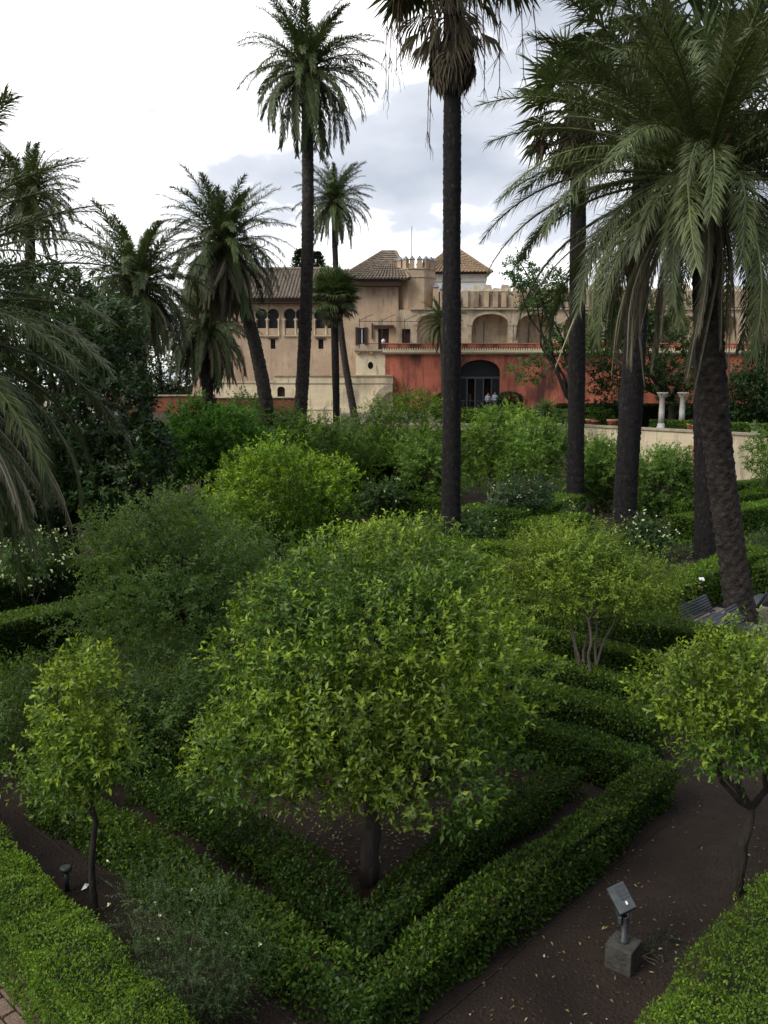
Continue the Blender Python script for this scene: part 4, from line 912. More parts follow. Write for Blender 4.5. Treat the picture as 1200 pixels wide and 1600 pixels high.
# yucca heads on the terrace edge
rng = np.random.default_rng(70)
for (px, py, Y, s, lab) in ((853, 642, 58, 1.0, 'spiky green yucca in front of the red wall'), (884, 655, 57, 0.8, 'smaller spiky yucca beside the black palm trunk')):
    c = at(px, py, Y); root = thing('yucca', lab, 'yucca', (c[0], c[1], 0)); MB().tube([(c[0], c[1], 0), (c[0]+.05, c[1], c[2]*.5), tuple(c)], [.16, .13, .10], 8).part('trunk', M['bark_light'], root, True)
    for hd in range(3):
        cc = c + rng.normal(0, .28, 3)*[1, 1, .8]; m = 90; d = unit(rng.normal(size=(m, 3)) + [0, 0, .35]); f = rng.random((m, 1))
        V, F, C = leaves(np.tile(cc, (m, 1)), d, np.cross(d, rng.normal(size=(m, 3))), 0.95*s*rng.uniform(.7, 1.1, m), 0.075, np.array([.07, .11, .05])*(1-f) + np.array([.14, .19, .09])*f)
        part('leaf_rosette', V, F, M['leaf'], root, C)

# ------------------------------------------------------------------ trees and shrubs
G_OLD, G_NEW = (0.038, 0.080, 0.012), (0.21, 0.275, 0.027)
def EL(px, py, Y, rpx, rpy, ry):       # an ellipsoid measured in the photo: centre, half width and half height in pixels, half depth in metres
    c = at(px, py, Y); s = Y*1.02/FPX; return (c[0], c[1], c[2], rpx*s, ry, rpy*s)
# front orange tree
tb = gr(577, 1378)
E = [EL(590, 1080, 10.9, 240, 158, 2.1), EL(470, 1010, 11.0, 115, 105, 1.3), EL(600, 955, 11.6, 165, 100, 1.6), EL(735, 1005, 11.0, 118, 110, 1.4), EL(415, 1160, 10.2, 95, 90, 1.0), EL(555, 1180, 9.7, 155, 84, 1.1), EL(670, 1168, 9.8, 115, 96, 1.1), EL(765, 1075, 10.8, 80, 100, 1.1), EL(530, 905, 12.2, 85, 55, .9), EL(640, 895, 12.1, 90, 52, .9)]
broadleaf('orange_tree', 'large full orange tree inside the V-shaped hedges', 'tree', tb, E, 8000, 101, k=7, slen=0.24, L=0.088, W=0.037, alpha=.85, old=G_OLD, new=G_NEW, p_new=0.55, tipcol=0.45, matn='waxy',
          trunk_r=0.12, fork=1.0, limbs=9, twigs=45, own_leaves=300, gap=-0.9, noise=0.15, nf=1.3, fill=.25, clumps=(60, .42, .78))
# small orange tree, front left
E = [EL(122, 1175, 9.8, 75, 62, .6), EL(110, 1110, 9.9, 55, 50, .45), EL(150, 1055, 9.9, 34, 48, .3), EL(75, 1220, 9.7, 52, 45, .4), EL(165, 1190, 9.8, 42, 62, .4), EL(95, 1062, 10, 28, 30, .25)]
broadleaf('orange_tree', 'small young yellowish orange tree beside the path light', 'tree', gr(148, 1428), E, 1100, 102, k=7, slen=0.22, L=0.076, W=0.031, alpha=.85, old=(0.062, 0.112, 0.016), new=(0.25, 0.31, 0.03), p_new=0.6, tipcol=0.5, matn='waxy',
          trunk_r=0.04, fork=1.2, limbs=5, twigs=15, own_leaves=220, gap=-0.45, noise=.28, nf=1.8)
# orange tree, right edge
E = [EL(1110, 1130, 10.2, 85, 60, .9), EL(1065, 1090, 10.2, 50, 72, .6), EL(1130, 1060, 10.3, 80, 62, .8), EL(1200, 1090, 10.2, 90, 110, 1.0), EL(1220, 1035, 10.5, 55, 50, .7), EL(1250, 1150, 10.2, 80, 60, .8)]
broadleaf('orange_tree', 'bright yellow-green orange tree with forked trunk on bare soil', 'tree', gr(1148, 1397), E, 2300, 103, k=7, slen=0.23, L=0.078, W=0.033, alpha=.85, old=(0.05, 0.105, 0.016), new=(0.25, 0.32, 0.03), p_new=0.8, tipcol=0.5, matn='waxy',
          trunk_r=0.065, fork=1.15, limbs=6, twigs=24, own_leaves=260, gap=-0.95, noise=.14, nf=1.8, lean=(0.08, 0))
# dense round orange tree further back
E = [EL(430, 770, 24, 105, 68, 1.9), EL(360, 790, 24, 50, 50, 1.0), EL(500, 800, 24, 52, 52, 1.0), EL(450, 735, 24.4, 60, 38, 1.1)]
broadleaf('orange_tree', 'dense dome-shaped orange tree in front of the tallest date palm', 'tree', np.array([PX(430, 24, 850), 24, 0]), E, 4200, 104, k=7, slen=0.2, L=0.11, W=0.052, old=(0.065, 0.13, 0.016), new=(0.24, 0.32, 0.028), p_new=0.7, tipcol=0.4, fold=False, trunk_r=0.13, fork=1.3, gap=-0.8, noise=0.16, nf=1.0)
# magnolia, left
E = [EL(100, 620, 29, 120, 130, 2.8), EL(130, 530, 30, 80, 65, 2.0), EL(40, 760, 28, 110, 110, 2.4), EL(180, 720, 28, 65, 120, 1.8), EL(50, 500, 30, 80, 70, 2.0), EL(-60, 650, 29, 120, 170, 2.5)]
broadleaf('magnolia_tree', 'dark glossy magnolia behind the dry palm fronds', 'tree', np.array([PX(110, 29, 800), 29, 0]), E, 7000, 105, k=7, slen=0.28, L=0.22, W=0.10, old=(0.021, 0.042, 0.015), new=(0.06, 0.09, 0.036), p_new=0.22, fold=False, trunk_r=0.25, fork=1.6, gap=-0.65, matn='waxy', limbs=9, twigs=27)
DENS = 1.35
def feathery(label, base, E, n, seed, Y, name='crape_myrtle', old=(0.09, 0.155, 0.036), new=(0.20, 0.29, 0.05), p_new=0.4, stems=4, cat='tree', **kw):
    s = max(0.7, Y/17); k = dict(k=14, slen=0.5*max(1, s*0.6), L=0.068*s, W=0.033*s, alpha=1.05, upb=0.25, rnd=0.65, noise=0.28, nf=1.2, gap=-0.3, shell=0.55, stems=stems, fold=False, flat=1, trunk_r=0.05, fork=1.0, limbs=10, twigs=40, barkn='bark_light', inner=0.2); k.update(cl_flat=.6, fill=.12, clumps='auto'); k.update(kw)
    return broadleaf(name, label, cat, base, E, int(n*DENS), seed, old=old, new=new, p_new=p_new, **k)
# feathery trees, left middle ground
E = [EL(270, 890, 18, 150, 95, 2.0), EL(330, 980, 17.5, 100, 80, 1.5), EL(195, 965, 17.5, 85, 75, 1.5), EL(230, 830, 18.5, 90, 55, 1.3), EL(370, 860, 18.5, 70, 65, 1.2)]
feathery('wide feathery tree with tangled dark branches behind small orange tree', np.array([PX(325, 18, 1000), 18, 0]), E, 2400, 111, 18, k=12, L=.088, W=.040, old=(0.10, 0.155, 0.054), new=(0.21, 0.29, 0.08), barkn='bark', trunk_r=0.1, fork=1.1, limbs=16, twigs=90)
E = [EL(110, 1090, 14.5, 130, 75, 1.2), EL(230, 1130, 14, 110, 75, 1.2), EL(20, 1120, 14, 80, 70, 1.0), EL(310, 1110, 14.5, 70, 80, 1.0)]
feathery('low spreading feathery shrub between small and large orange trees', np.array([PX(180, 14.2, 1200), 14.2, 0]), E, 1700, 112, 14, k=12, L=.075, W=.034, old=(0.082, 0.135, 0.042), new=(0.18, 0.25, 0.065), barkn='bark', cat='shrub', name='feathery_shrub', stems=5)
# bright bush, left back
E = [EL(300, 700, 36, 75, 60, 2.0), EL(360, 690, 36, 65, 50, 1.7), EL(303, 640, 36, 22, 34, .7), EL(250, 720, 36, 40, 50, 1.3), EL(390, 720, 36, 50, 45, 1.3)]
broadleaf('bay_tree', 'bright green rounded bush with narrow top before red brick wall', 'tree', np.array([PX(310, 36, 780), 36, 0]), E, 3600, 113, k=8, slen=0.3, L=0.17, W=0.08, old=(0.05, 0.12, 0.018), new=(0.12, 0.22, 0.03), p_new=0.35, fold=False, trunk_r=0.15, fork=1.2, gap=-0.8)
E = [EL(425, 680, 44, 55, 45, 1.8), EL(390, 650, 46, 40, 30, 1.4), EL(470, 690, 44, 30, 32, 1.2)]
feathery('soft green bush at foot of the leaning palm trunk', np.array([PX(425, 44, 740), 44, 0]), E, 900, 114, 40, name='bush', cat='bush', p_new=.3)
# far row of crape myrtles
far = [(622, 690, 50, 75, 55, 'broad crape myrtle with fanned grey stems before curved buttress', 1100, [(560, 680, 35, 42), (660, 660, 45, 40), (620, 645, 62, 30)]),
       (520, 715, 47, 50, 45, 'pale grey-green shrub tree right of the dome-shaped orange', 800, [(500, 690, 30, 30), (550, 740, 30, 25)]),
       (672, 745, 43, 42, 50, 'rounded leafy tree left of the tall fan palm trunk', 700, [(655, 705, 30, 35)]),
       (770, 690, 48, 55, 50, 'bright crape myrtle below the dark arch of red building', 1000, [(735, 730, 30, 50), (800, 665, 40, 28)]),
       (835, 715, 45, 50, 42, 'dull green tree with slanting dark limb below the yuccas', 800, [(860, 690, 30, 30), (810, 740, 30, 28)]),
       (930, 748, 44, 45, 46, 'leafy crape myrtle between the two black palm trunks', 900, [(940, 712, 35, 24)]),
       (1040, 762, 41, 55, 48, 'wide soft crape myrtle in front of the terracotta niche', 1200, [(1010, 728, 40, 26), (1072, 770, 26, 38), (1045, 722, 40, 22)])]
for i, (px, py, Y, a, b, lab, n, more) in enumerate(far):
    E = [EL(px, py, Y, a, b, a*Y/FPX*0.8)] + [EL(x, y, Y+.5, p, q, p*Y/FPX*.8) for x, y, p, q in more]
    feathery(lab, np.array([PX(px, Y, 780), Y, 0]), E, n, 120+i, 36, p_new=0.65 if i in (0, 3) else 0.45, group='crape myrtles in the middle of the garden', new=(0.21, 0.30, 0.05) if i in (0, 3) else (0.17, 0.25, 0.055), fork=1.4, trunk_r=0.07)
# feathery tree right of the front orange
E = [EL(910, 890, 17.2, 105, 58, 1.5), EL(850, 905, 17, 65, 46, 1.0), EL(985, 905, 17.3, 65, 48, 1.1), EL(905, 858, 17.6, 60, 40, 1.0)]
feathery('yellow-green feathery crape myrtle with bare multiple stems behind front hedge', gr(915, 1098), E, 1800, 131, 17, old=(0.10, 0.145, 0.028), new=(0.22, 0.275, 0.04), p_new=0.5, stems=6, fork=1.95, trunk_r=0.03, limbs=12, stem_spread=0.2, gap=-0.25)
# small tree with leaning stem and white blossom
E = [EL(815, 772, 36.5, 38, 22, .8), EL(790, 785, 36.5, 22, 14, .5)]
feathery('little leaning tree with pale blossom beside the gravel path', gr(846, 838), E, 260, 132, 34, old=(.05, .08, .045), new=(.13, .17, .11), stems=1, fork=1.6, lean=(-0.4, 0), flowers=(50, .07, (.6, .6, .58)))
# terrace trees on the right
E = [EL(850, 455, 63, 40, 34, 1.6), EL(892, 540, 63, 32, 30, 1.4), EL(826, 580, 62, 34, 17, .9), EL(812, 420, 63, 20, 24, .9)]
broadleaf('terrace_tree', 'loose leafy tree reaching over red parapet from the palms', 'tree', np.array([PX(905, 63, 640), 63, 3.1]), E, 650, 141, k=9, slen=0.5, L=0.26, W=0.13, old=(0.045, 0.085, 0.03), new=(0.12, 0.17, 0.06), p_new=0.3, fold=False, trunk_r=0.2, fork=1.6, gap=-0.2, noise=.3, shell=.5, limbs=9, twigs=45)
E = [EL(1030, 560, 64, 70, 60, 2.5), EL(1060, 600, 63, 50, 45, 2.0), EL(970, 560, 65, 50, 70, 2.2), EL(1000, 500, 66, 60, 45, 2.0)]
broadleaf('terrace_tree', 'dark full tree on the terrace behind the marble columns', 'tree', np.array([PX(1050, 64, 650), 64, 3.1]), E, 2200, 142, k=8, slen=0.5, L=0.25, W=0.13, old=(0.024, 0.05, 0.018), new=(0.06, 0.11, 0.03), p_new=0.3, fold=False, trunk_r=0.3, fork=2.0, gap=-0.5, limbs=9, twigs=30)
E = [EL(1180, 620, 62, 50, 42, 2.0), EL(1215, 590, 62, 50, 60, 2.0)]
broadleaf('terrace_tree', 'dark shrubby tree at the wall right of the rough palm trunk', 'tree', np.array([PX(1195, 62, 660), 62, 3.1]), E, 1600, 143, k=9, slen=0.5, L=0.24, W=0.12, old=(0.022, 0.045, 0.018), new=(0.05, 0.09, 0.03), p_new=0.25, fold=False, trunk_r=0.2, fork=1.2, gap=-0.5)
E = [EL(1205, 715, 45, 34, 45, 1.2), EL(1195, 760, 44, 20, 30, .8)]
feathery('light green shrub growing up before the cream wall end', np.array([PX(1205, 45, 780), 45, 0]), E, 420, 144, 36, name='shrub', cat='shrub')
# dark topiary domes by the arch
for (px, py, Y, a, b, lab) in ((797, 624, 69, 19, 10, 'clipped dark dome bush right of the big arch'), (690, 628, 69, 12, 12, 'clipped dark dome bush left of the tall fan palm')):
    broadleaf('dome_bush', lab, 'bush', np.array([PX(px, Y, py), Y, 3.15]), [EL(px, py, Y, a, b, a*Y/FPX), EL(px, py+14, Y, a*.95, b, a*Y/FPX)], 900, 150+px, k=6, slen=.12, L=.13, W=.08, old=(.014, .03, .012), new=(.03, .055, .02), p_new=.2, fold=False, noise=.03, gap=-2, shell=.95, trunk_r=.08, fork=.5, limbs=3, twigs=3, clumps=None)
# conifers over the palace roof
for (px, Y, py0, w, lab) in ((495, 100, 396, 13, 'dark layered conifer peeping over the palace roof'), (468, 101, 393, 11, 'dark conifer half hidden behind the tallest palm trunk')):
    x = PX(px, Y, 410); zt_ = PZ(py0, Y); root = thing('conifer', lab, 'tree', (x, Y, 4.4)); MB().tube([(x, Y, 4.4), (x, Y, zt_)], [.35, .04], 8).part('trunk', M['bark'], root, True)
    m = 2600; u = rng.random(m); tier = np.clip(np.floor(u*11)/11 + rng.normal(0, .03, m), 0, 1); z = zt_ - 9*tier - .3*rng.random(m); rad = (0.25 + 2.6*tier**.7)*w/13*rng.random(m)**.5; a = rng.uniform(0, 6.28, m)
    p = np.stack([x + rad*np.cos(a), Y + rad*np.sin(a), z + .25*rad], 1); d = np.stack([np.cos(a), np.sin(a), .5*np.ones(m)], 1) + rng.normal(0, .4, (m, 3))
    V, F, C = leaves(p, d, np.tile([0, 0, 1.0], (m, 1)) + rng.normal(0, .3, (m, 3)), .5, .22, np.array([.014, .028, .018])*rng.uniform(.6, 1.5, (m, 1)), fold=False); part('crown', V, F, M['leaf'], root, C, kind='stuff')
# trees behind the palace garden at the left
for i, (px, py, Y, a, b, lab) in enumerate(((345, 500, 92, 55, 75, 'grey-green tree showing between the shaggy palms and palace end'), (250, 560, 90, 70, 75, 'dull background tree behind the low weeping palm'), (130, 540, 88, 80, 95, 'dark background tree standing behind the magnolia'))):
    broadleaf('background_tree', lab, 'tree', np.array([PX(px, Y, py), Y, 4.1]), [EL(px, py, Y, a, b, a*Y/FPX), EL(px+a*.5, py+b*.4, Y, a*.7, b*.7, a*.7*Y/FPX), EL(px-a*.5, py+b*.45, Y, a*.7, b*.7, a*.7*Y/FPX)], 1100, 180+i, k=8, slen=.8, L=.42, W=.2, old=(.045, .07, .032), new=(.09, .12, .05), p_new=.3, fold=False, trunk_r=.35, fork=1.5, gap=-.8)
# flowering shrubs
def rose(label, px, py, Y, a, b, seed, n=420, fl=70, base=None, old=(.045, .08, .03), fc=(.72, .72, .70), size=.06, **kw):
    return feathery(label, np.array([PX(px, Y, py), Y, 0]) if base is None else base, [EL(px, py, Y, a, b, a*Y/FPX)] + [EL(px+a*.3, py-b*.5, Y, a*.5, b*.6, a*.5*Y/FPX)], n, seed, max(14, Y*.85), name='rose_bush', cat='bush', old=old, new=(.10, .16, .05), flowers=(fl, size, fc), fork=.5, trunk_r=.02, limbs=6, twigs=12, **kw)
rose('white-flowered bush above the left clipped hedges', 55, 875, 24, 46, 30, 161, 520, 200, size=.055)
rose('white rose bush at the foot of the thick black palm', 1002, 845, 31, 32, 34, 162, 420, 150, size=.06)
rose('straggly rose bush at foot of the tall fan palm', 730, 830, 33, 34, 22, 163, 300, 40, size=.07)
rose('pale pinkish rose bush left of the black palm foot', 880, 812, 38, 26, 14, 164, 220, 40, fc=(.62, .48, .48), size=.08)
rose('small pale bush among hedges behind the dome orange', 600, 775, 42, 32, 16, 165, 260, 25, size=.07)
# grey-green shrub, front left
E = [EL(290, 1450, 8.3, 85, 75, .55), EL(330, 1510, 8.0, 85, 70, .5), EL(240, 1420, 8.5, 50, 60, .4), EL(300, 1560, 7.8, 70, 60, .4)]
feathery('grey-green pomegranate shrub with long sprigs beside front hedge corner', gr(310, 1575), E, 900, 171, 12, name='shrub', cat='shrub', old=(.040, .064, .028), new=(.085, .12, .05), p_new=.3, k=18, slen=.30, L=.034, W=.013, fork=.35, trunk_r=.018, gap=-.5, flowers=(14, .03, (.7, .7, .66)), own_leaves=0)
E = [EL(1040, 1480, 9.2, 28, 16, .2), EL(1015, 1490, 9.1, 18, 12, .15)]
feathery('tiny grey-green sprig bush between the floodlight and clipped hedge', gr(1040, 1500), E, 70, 172, 12, name='shrub', cat='shrub', old=(.035, .06, .035), new=(.07, .11, .06), k=14, slen=.16, L=.028, W=.011, fork=.1, trunk_r=.01, limbs=3, twigs=6)
# ------------------------------------------------------------------ hedges
MYR = dict(old=(0.028, 0.058, 0.010), new=(0.115, 0.18, 0.02))
FAR = dict(L=0.115, W=0.062, cover=1.6, old=(0.055, 0.11, 0.016), new=(0.14, 0.215, 0.026), p_new=0.3)
hw_ = 0.28
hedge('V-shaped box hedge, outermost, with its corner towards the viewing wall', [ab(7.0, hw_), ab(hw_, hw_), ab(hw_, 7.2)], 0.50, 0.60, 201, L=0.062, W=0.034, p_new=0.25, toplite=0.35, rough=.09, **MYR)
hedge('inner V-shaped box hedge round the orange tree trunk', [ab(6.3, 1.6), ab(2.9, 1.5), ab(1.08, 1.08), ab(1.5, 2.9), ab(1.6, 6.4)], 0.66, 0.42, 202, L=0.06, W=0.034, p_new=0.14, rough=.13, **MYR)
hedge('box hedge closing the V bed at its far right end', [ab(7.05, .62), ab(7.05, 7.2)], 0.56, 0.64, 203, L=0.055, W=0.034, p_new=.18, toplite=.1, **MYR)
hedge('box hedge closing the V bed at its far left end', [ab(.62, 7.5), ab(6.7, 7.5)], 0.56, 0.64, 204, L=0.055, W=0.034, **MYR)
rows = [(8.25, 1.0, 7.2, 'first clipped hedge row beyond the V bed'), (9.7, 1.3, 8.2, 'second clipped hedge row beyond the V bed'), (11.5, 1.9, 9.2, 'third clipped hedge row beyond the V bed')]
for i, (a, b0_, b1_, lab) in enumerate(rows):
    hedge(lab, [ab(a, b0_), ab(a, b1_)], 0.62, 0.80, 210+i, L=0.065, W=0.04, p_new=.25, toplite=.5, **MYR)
hedge('taller shaggy hedge right behind the slatted benches', [ab(13.6, 1.2), ab(13.9, 9.5)], 1.0, 0.95, 215, L=0.075, W=0.035, p_new=.25, toplite=.35, old=(.034, .068, .014), new=(.09, .14, .025), rough=.06)
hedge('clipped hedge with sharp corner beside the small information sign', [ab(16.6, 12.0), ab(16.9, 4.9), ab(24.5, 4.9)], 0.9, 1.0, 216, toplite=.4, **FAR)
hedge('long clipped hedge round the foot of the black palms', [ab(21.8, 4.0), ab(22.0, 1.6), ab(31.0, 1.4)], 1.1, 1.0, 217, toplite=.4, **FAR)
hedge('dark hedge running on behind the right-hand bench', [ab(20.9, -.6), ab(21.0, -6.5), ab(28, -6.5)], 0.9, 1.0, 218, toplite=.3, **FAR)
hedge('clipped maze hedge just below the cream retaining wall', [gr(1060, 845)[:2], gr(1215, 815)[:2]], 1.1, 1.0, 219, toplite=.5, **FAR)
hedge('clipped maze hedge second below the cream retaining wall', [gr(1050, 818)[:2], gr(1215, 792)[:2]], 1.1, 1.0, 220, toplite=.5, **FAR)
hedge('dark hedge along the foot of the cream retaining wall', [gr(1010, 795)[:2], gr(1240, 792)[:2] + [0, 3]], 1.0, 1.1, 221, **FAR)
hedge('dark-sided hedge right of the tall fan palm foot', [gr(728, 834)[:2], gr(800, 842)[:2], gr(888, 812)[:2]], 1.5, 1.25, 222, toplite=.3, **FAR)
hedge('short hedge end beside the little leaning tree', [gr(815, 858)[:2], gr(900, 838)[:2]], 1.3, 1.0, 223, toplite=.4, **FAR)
hedge('low hedge row under the far crape myrtles', [gr(540, 800)[:2], gr(692, 806)[:2]], 1.6, 0.9, 224, toplite=.2, **FAR)
hedge('dark far hedge behind the crape myrtle stems', [gr(500, 775)[:2], gr(690, 770)[:2]], 1.2, 1.9, 225, old=(.016, .034, .01), new=(.04, .07, .02), L=.13, W=.07)
hedge('low hedge between front orange top and gravel path', [gr(600, 855)[:2], gr(760, 890)[:2]], 1.2, 0.8, 226, toplite=.3, **FAR)
hedge('low hedge in shade left of the yellow-green crape myrtle', [gr(725, 880)[:2], gr(830, 885)[:2]], 1.0, 0.8, 227, toplite=.2, **FAR)
# left pair
for i, (px, py, L_, h, lab) in enumerate(((-60, 1062, 7.5, 1.05, 'clipped dark-sided hedge, lower of the pair at the magnolia'), (-60, 978, 9.0, 1.1, 'clipped dark-sided hedge under the white-flowered bush'))):
    p = gr(px, py)[:2] + LH*0.5; hedge(lab, [p - RH*1.5, p + RH*L_], 1.0, h, 230+i, L=.085, W=.04, toplite=.55, p_new=.2, old=(.028, .058, .012), new=(.095, .145, .02), rough=.03)
# shrubbery against the far retaining wall
hedge('tall loose shrubbery hiding the far retaining wall', [(-34, 65.9), (13.2, 65.2)], 1.6, 2.9, 239, L=.26, W=.15, cover=1.9, old=(.05, .095, .022), new=(.12, .19, .04), p_new=.35, rough=.3)
# hedges on the terrace
hedge('dark terrace hedge behind the columns and lantern', [(PX(880, 66.5), 69.0), (PX(1300, 66.5), 69.0)], 1.0, 1.7, 235, z0=3.15, old=(.012, .024, .009), new=(.03, .05, .015), L=.15, W=.09)
hedge('low bright hedge on terrace beside the stone lantern', [(26.0, 53.0), (19.5, 62.4)], 0.9, 0.75, 236, z0=3.15, L=.13, W=.08, old=(.05, .10, .018), new=(.13, .2, .03), p_new=.4)
hedge('shrubby green edging along the terrace under the red wall', [(PX(720, 68.6), 68.6), (PX(960, 68.6), 68.6)], 0.8, 1.35, 237, z0=3.15, L=.16, W=.09, old=(.05, .11, .02), new=(.12, .2, .03), p_new=.4, rough=.14)
# clipped conifer hedges by the viewing wall
CYP = dict(L=0.038, W=0.019, cover=1.35, old=(0.062, 0.122, 0.013), new=(0.16, 0.235, 0.022), p_new=0.35, upright=0.6, rough=.09, toplite=.30, fold=False)
pA, pB = gr(-40, 1250, 0.7)[:2], gr(330, 1613, 0.7)[:2]; dA = unit(pB-pA); nA_ = np.array([dA[1], -dA[0]]); nA_ = nA_ if nA_[0] < 0 else -nA_
hedge('bright clipped conifer hedge beside the brick path', [pA - dA*3.2 + nA_*.40, pB + dA*.7 + nA_*.40], 0.78, 0.7, 240, **CYP)
pA, pB = gr(1215, 1338, 1.0)[:2], gr(985, 1602, 1.0)[:2]; dA = unit(pB-pA); nA_ = np.array([dA[1], -dA[0]]); nA_ = nA_ if nA_[0] > 0 else -nA_
hedge('bright clipped conifer hedge behind the floodlight on its block', [pA - dA*2.0 + nA_*.5, pB + dA*.7 + nA_*.5], 1.0, 1.0, 241, **CYP)

# ------------------------------------------------------------------ low planting that fills the beds
def ground_cover(label, n, poly_fn, seed, L, h, old=(.045, .09, .018), new=(.11, .18, .03)):
    rng = np.random.default_rng(seed); p = poly_fn(n, rng); m = len(p); q = np.concatenate([p, np.zeros((m, 1))], 1)
    dens = vnoise(q, .55, seed); keep = dens > -.55; q = q[keep]; dens = dens[keep]; m = len(q)
    q[:, 2] = h*rng.random(m)*(.5 + .5*np.clip(dens + .6, 0, 1)); f = (rng.random((m, 1)) < .3)*rng.random((m, 1))
    c = (np.array(old)*(1-f) + np.array(new)*f)*rng.uniform(.6, 1.4, (m, 1)); d = rng.normal(size=(m, 3)) + [0, 0, .7]
    V, F, C = leaves(q, d, rng.normal(size=(m, 3))*.6 + [0, 0, 1], L*rng.uniform(.6, 1.3, m), L*.45*rng.uniform(.6, 1.2, m), c, fold=False)
    tag(link('ground_cover', new_mesh('ground_cover', V, F, M['leaf'], C)), label, 'ground cover', kind='stuff')
def mid_area(n, r):
    Y = r.uniform(13.5, 30, n)**1.0; x = r.uniform(-.52, .30, n)*Y; return np.stack([x, Y], 1)
def far_area(n, r):
    Y = r.uniform(28, 66, n); x = r.uniform(-.55, .55, n)*Y; k = (Y < 66 - np.clip(x-13, 0, 99)*1.45) & ~((x > .2*Y) & (Y < 31.5)); return np.stack([x, Y], 1)[k]
ground_cover('leafy low planting filling the beds behind the front hedges', 34000, mid_area, 291, .14, .38)
ground_cover('leafy low planting filling the far beds below the terrace', 52000, far_area, 292, .22, .32)

# ------------------------------------------------------------------ leaf litter on the soil
rng = np.random.default_rng(300)
def litter(label, n, area, seed, cols, size=0.05):
    rng = np.random.default_rng(seed); p = area(n, rng); kq = vnoise(np.concatenate([p, np.zeros((len(p), 1))], 1), 1.8, seed) > rng.uniform(-1.2, .9, len(p)); p = p[kq]; m = len(p)
    d = rng.normal(size=(m, 3)); d[:, 2] *= .25; nr = np.tile([0, 0, 1.0], (m, 1)) + rng.normal(0, .3, (m, 3))
    c = np.array(cols)[rng.integers(len(cols), size=m)]*rng.uniform(.6, 1.15, (m, 1))
    p = np.concatenate([p, rng.uniform(.012, .03, (m, 1))], 1)
    V, F, C = leaves(p, d, nr, size*rng.uniform(.4, 1.3, m), size*.42*rng.uniform(.5, 1.3, m), c); o = link('fallen_leaves', new_mesh('fallen_leaves', V, F, M['leaf'], C)); tag(o, label, 'leaf litter', kind='stuff')
PALE = [(.32, .27, .17), (.24, .18, .10), (.42, .38, .28), (.16, .10, .06), (.28, .22, .10), (.12, .08, .05)]
DULL = [(.20, .13, .07), (.28, .19, .10), (.13, .085, .05), (.32, .26, .13)]
def strip(a0, a1, b0, b1): return lambda n, r: np.array([ab(x, y) for x, y in zip(r.uniform(a0, a1, n), r.uniform(b0, b1, n))])
litter('pale fallen leaves scattered over the bare soil by the floodlight', 900, strip(.2, 9, -2.6, -.1), 301, PALE, .055)
litter('brown fallen leaves under the front orange tree', 3200, strip(1.5, 6.5, 1.5, 6.5), 302, DULL, .07)
litter('fallen leaves on the dark soil beside the path light', 420, strip(-2.6, -.1, .5, 9), 303, PALE, .05)
litter('fallen leaves between the two V hedges', 350, strip(.6, 6.5, .6, 1.05), 304, DULL, .06)
# pebbly crumbs of soil
def crumbs(n, r):
    return np.concatenate([strip(-2.8, 0, 0, 9)(n//2, r), strip(0, 9, -2.8, 0)(n//2, r)])
p = crumbs(5000, rng); s = rng.uniform(.008, .026, (len(p), 1)); off = np.array([(1, 0, .1), (-.5, .87, .1), (-.5, -.87, .1), (0, 0, 1.1)])
V = (np.concatenate([p, np.zeros((len(p), 1))], 1)[:, None] + s[:, None]*off[None]*rng.uniform(.7, 1.3, (len(p), 4, 1))).reshape(-1, 3); o4 = (np.arange(len(p))*4)[:, None]
tag(link('soil_crumbs', new_mesh('soil_crumbs', V, np.concatenate([o4+[0, 1, 3], o4+[1, 2, 3], o4+[2, 0, 3]]), M['soil2'])), 'crumbs of dark soil strewn on the open ground', 'soil', kind='stuff')

# ------------------------------------------------------------------ small things
# floodlight on a concrete block
fb = gr(973, 1508); fl_ = thing('floodlight', 'grey garden floodlight on a post set in concrete block', 'floodlight', (fb[0], fb[1], 0))
fa = math.radians(-39); ux, uy = np.array([math.cos(fa), math.sin(fa), 0]), np.array([-math.sin(fa), math.cos(fa), 0]); f0 = np.array([fb[0], fb[1], 0])
def slab(c, hx, hy, hz, nm, m_, par, ax=ux, ay=uy, az=np.array([0, 0, 1.0]), bev=0.012):
    o = MB().obox(c, np.array(ax)*hx, np.array(ay)*hy, np.array(az)*hz).part(nm, M[m_], par)
    if bev: mm = o.modifiers.new('b', 'BEVEL'); mm.width = bev; mm.segments = 2
    return o
slab(f0 + [0, 0, .14], .155, .155, .15, 'concrete_block', 'concrete', fl_)
MB().tube([f0 + [0, 0, .29], f0 + [0, 0, .33], f0 + [0, 0, .331], f0 + [.005, 0, .60]], [.055, .055, .04, .04], 12).part('post', M['iron'], fl_, True)
fa = math.radians(-12); vx0 = np.array([math.cos(fa), math.sin(fa), 0]); uy = np.array([-math.sin(fa), math.cos(fa), 0]); ux = vx0
hc = f0 + np.array([0, 0, .70]); tilt = math.radians(48); vy = uy*math.cos(tilt) + np.array([0, 0, 1])*math.sin(tilt); vz = np.cross(ux, vy)
rot = math.radians(30); hx_ = ux*math.cos(rot) + vy*math.sin(rot); hy_ = -ux*math.sin(rot) + vy*math.cos(rot)
hc = hc + vz*-.02 + vy*.10 - ux*.04
hd = slab(hc, .105, .15, .05, 'lamp_head', 'alu', fl_, hx_, hy_, vz)
tp = vz if vz[2] > 0 else -vz
slab(hc + tp*.054 + hy_*.055 + hx_*.03, .05, .08, .003, 'heat_vent', 'iron', hd, hx_, hy_, vz, 0)
for k in range(4): slab(hc + tp*.0595 + hy_*(-.015+.047*k) + hx_*.03, .055, .004, .002, 'vent_bar', 'alu', hd, hx_, hy_, vz, 0)
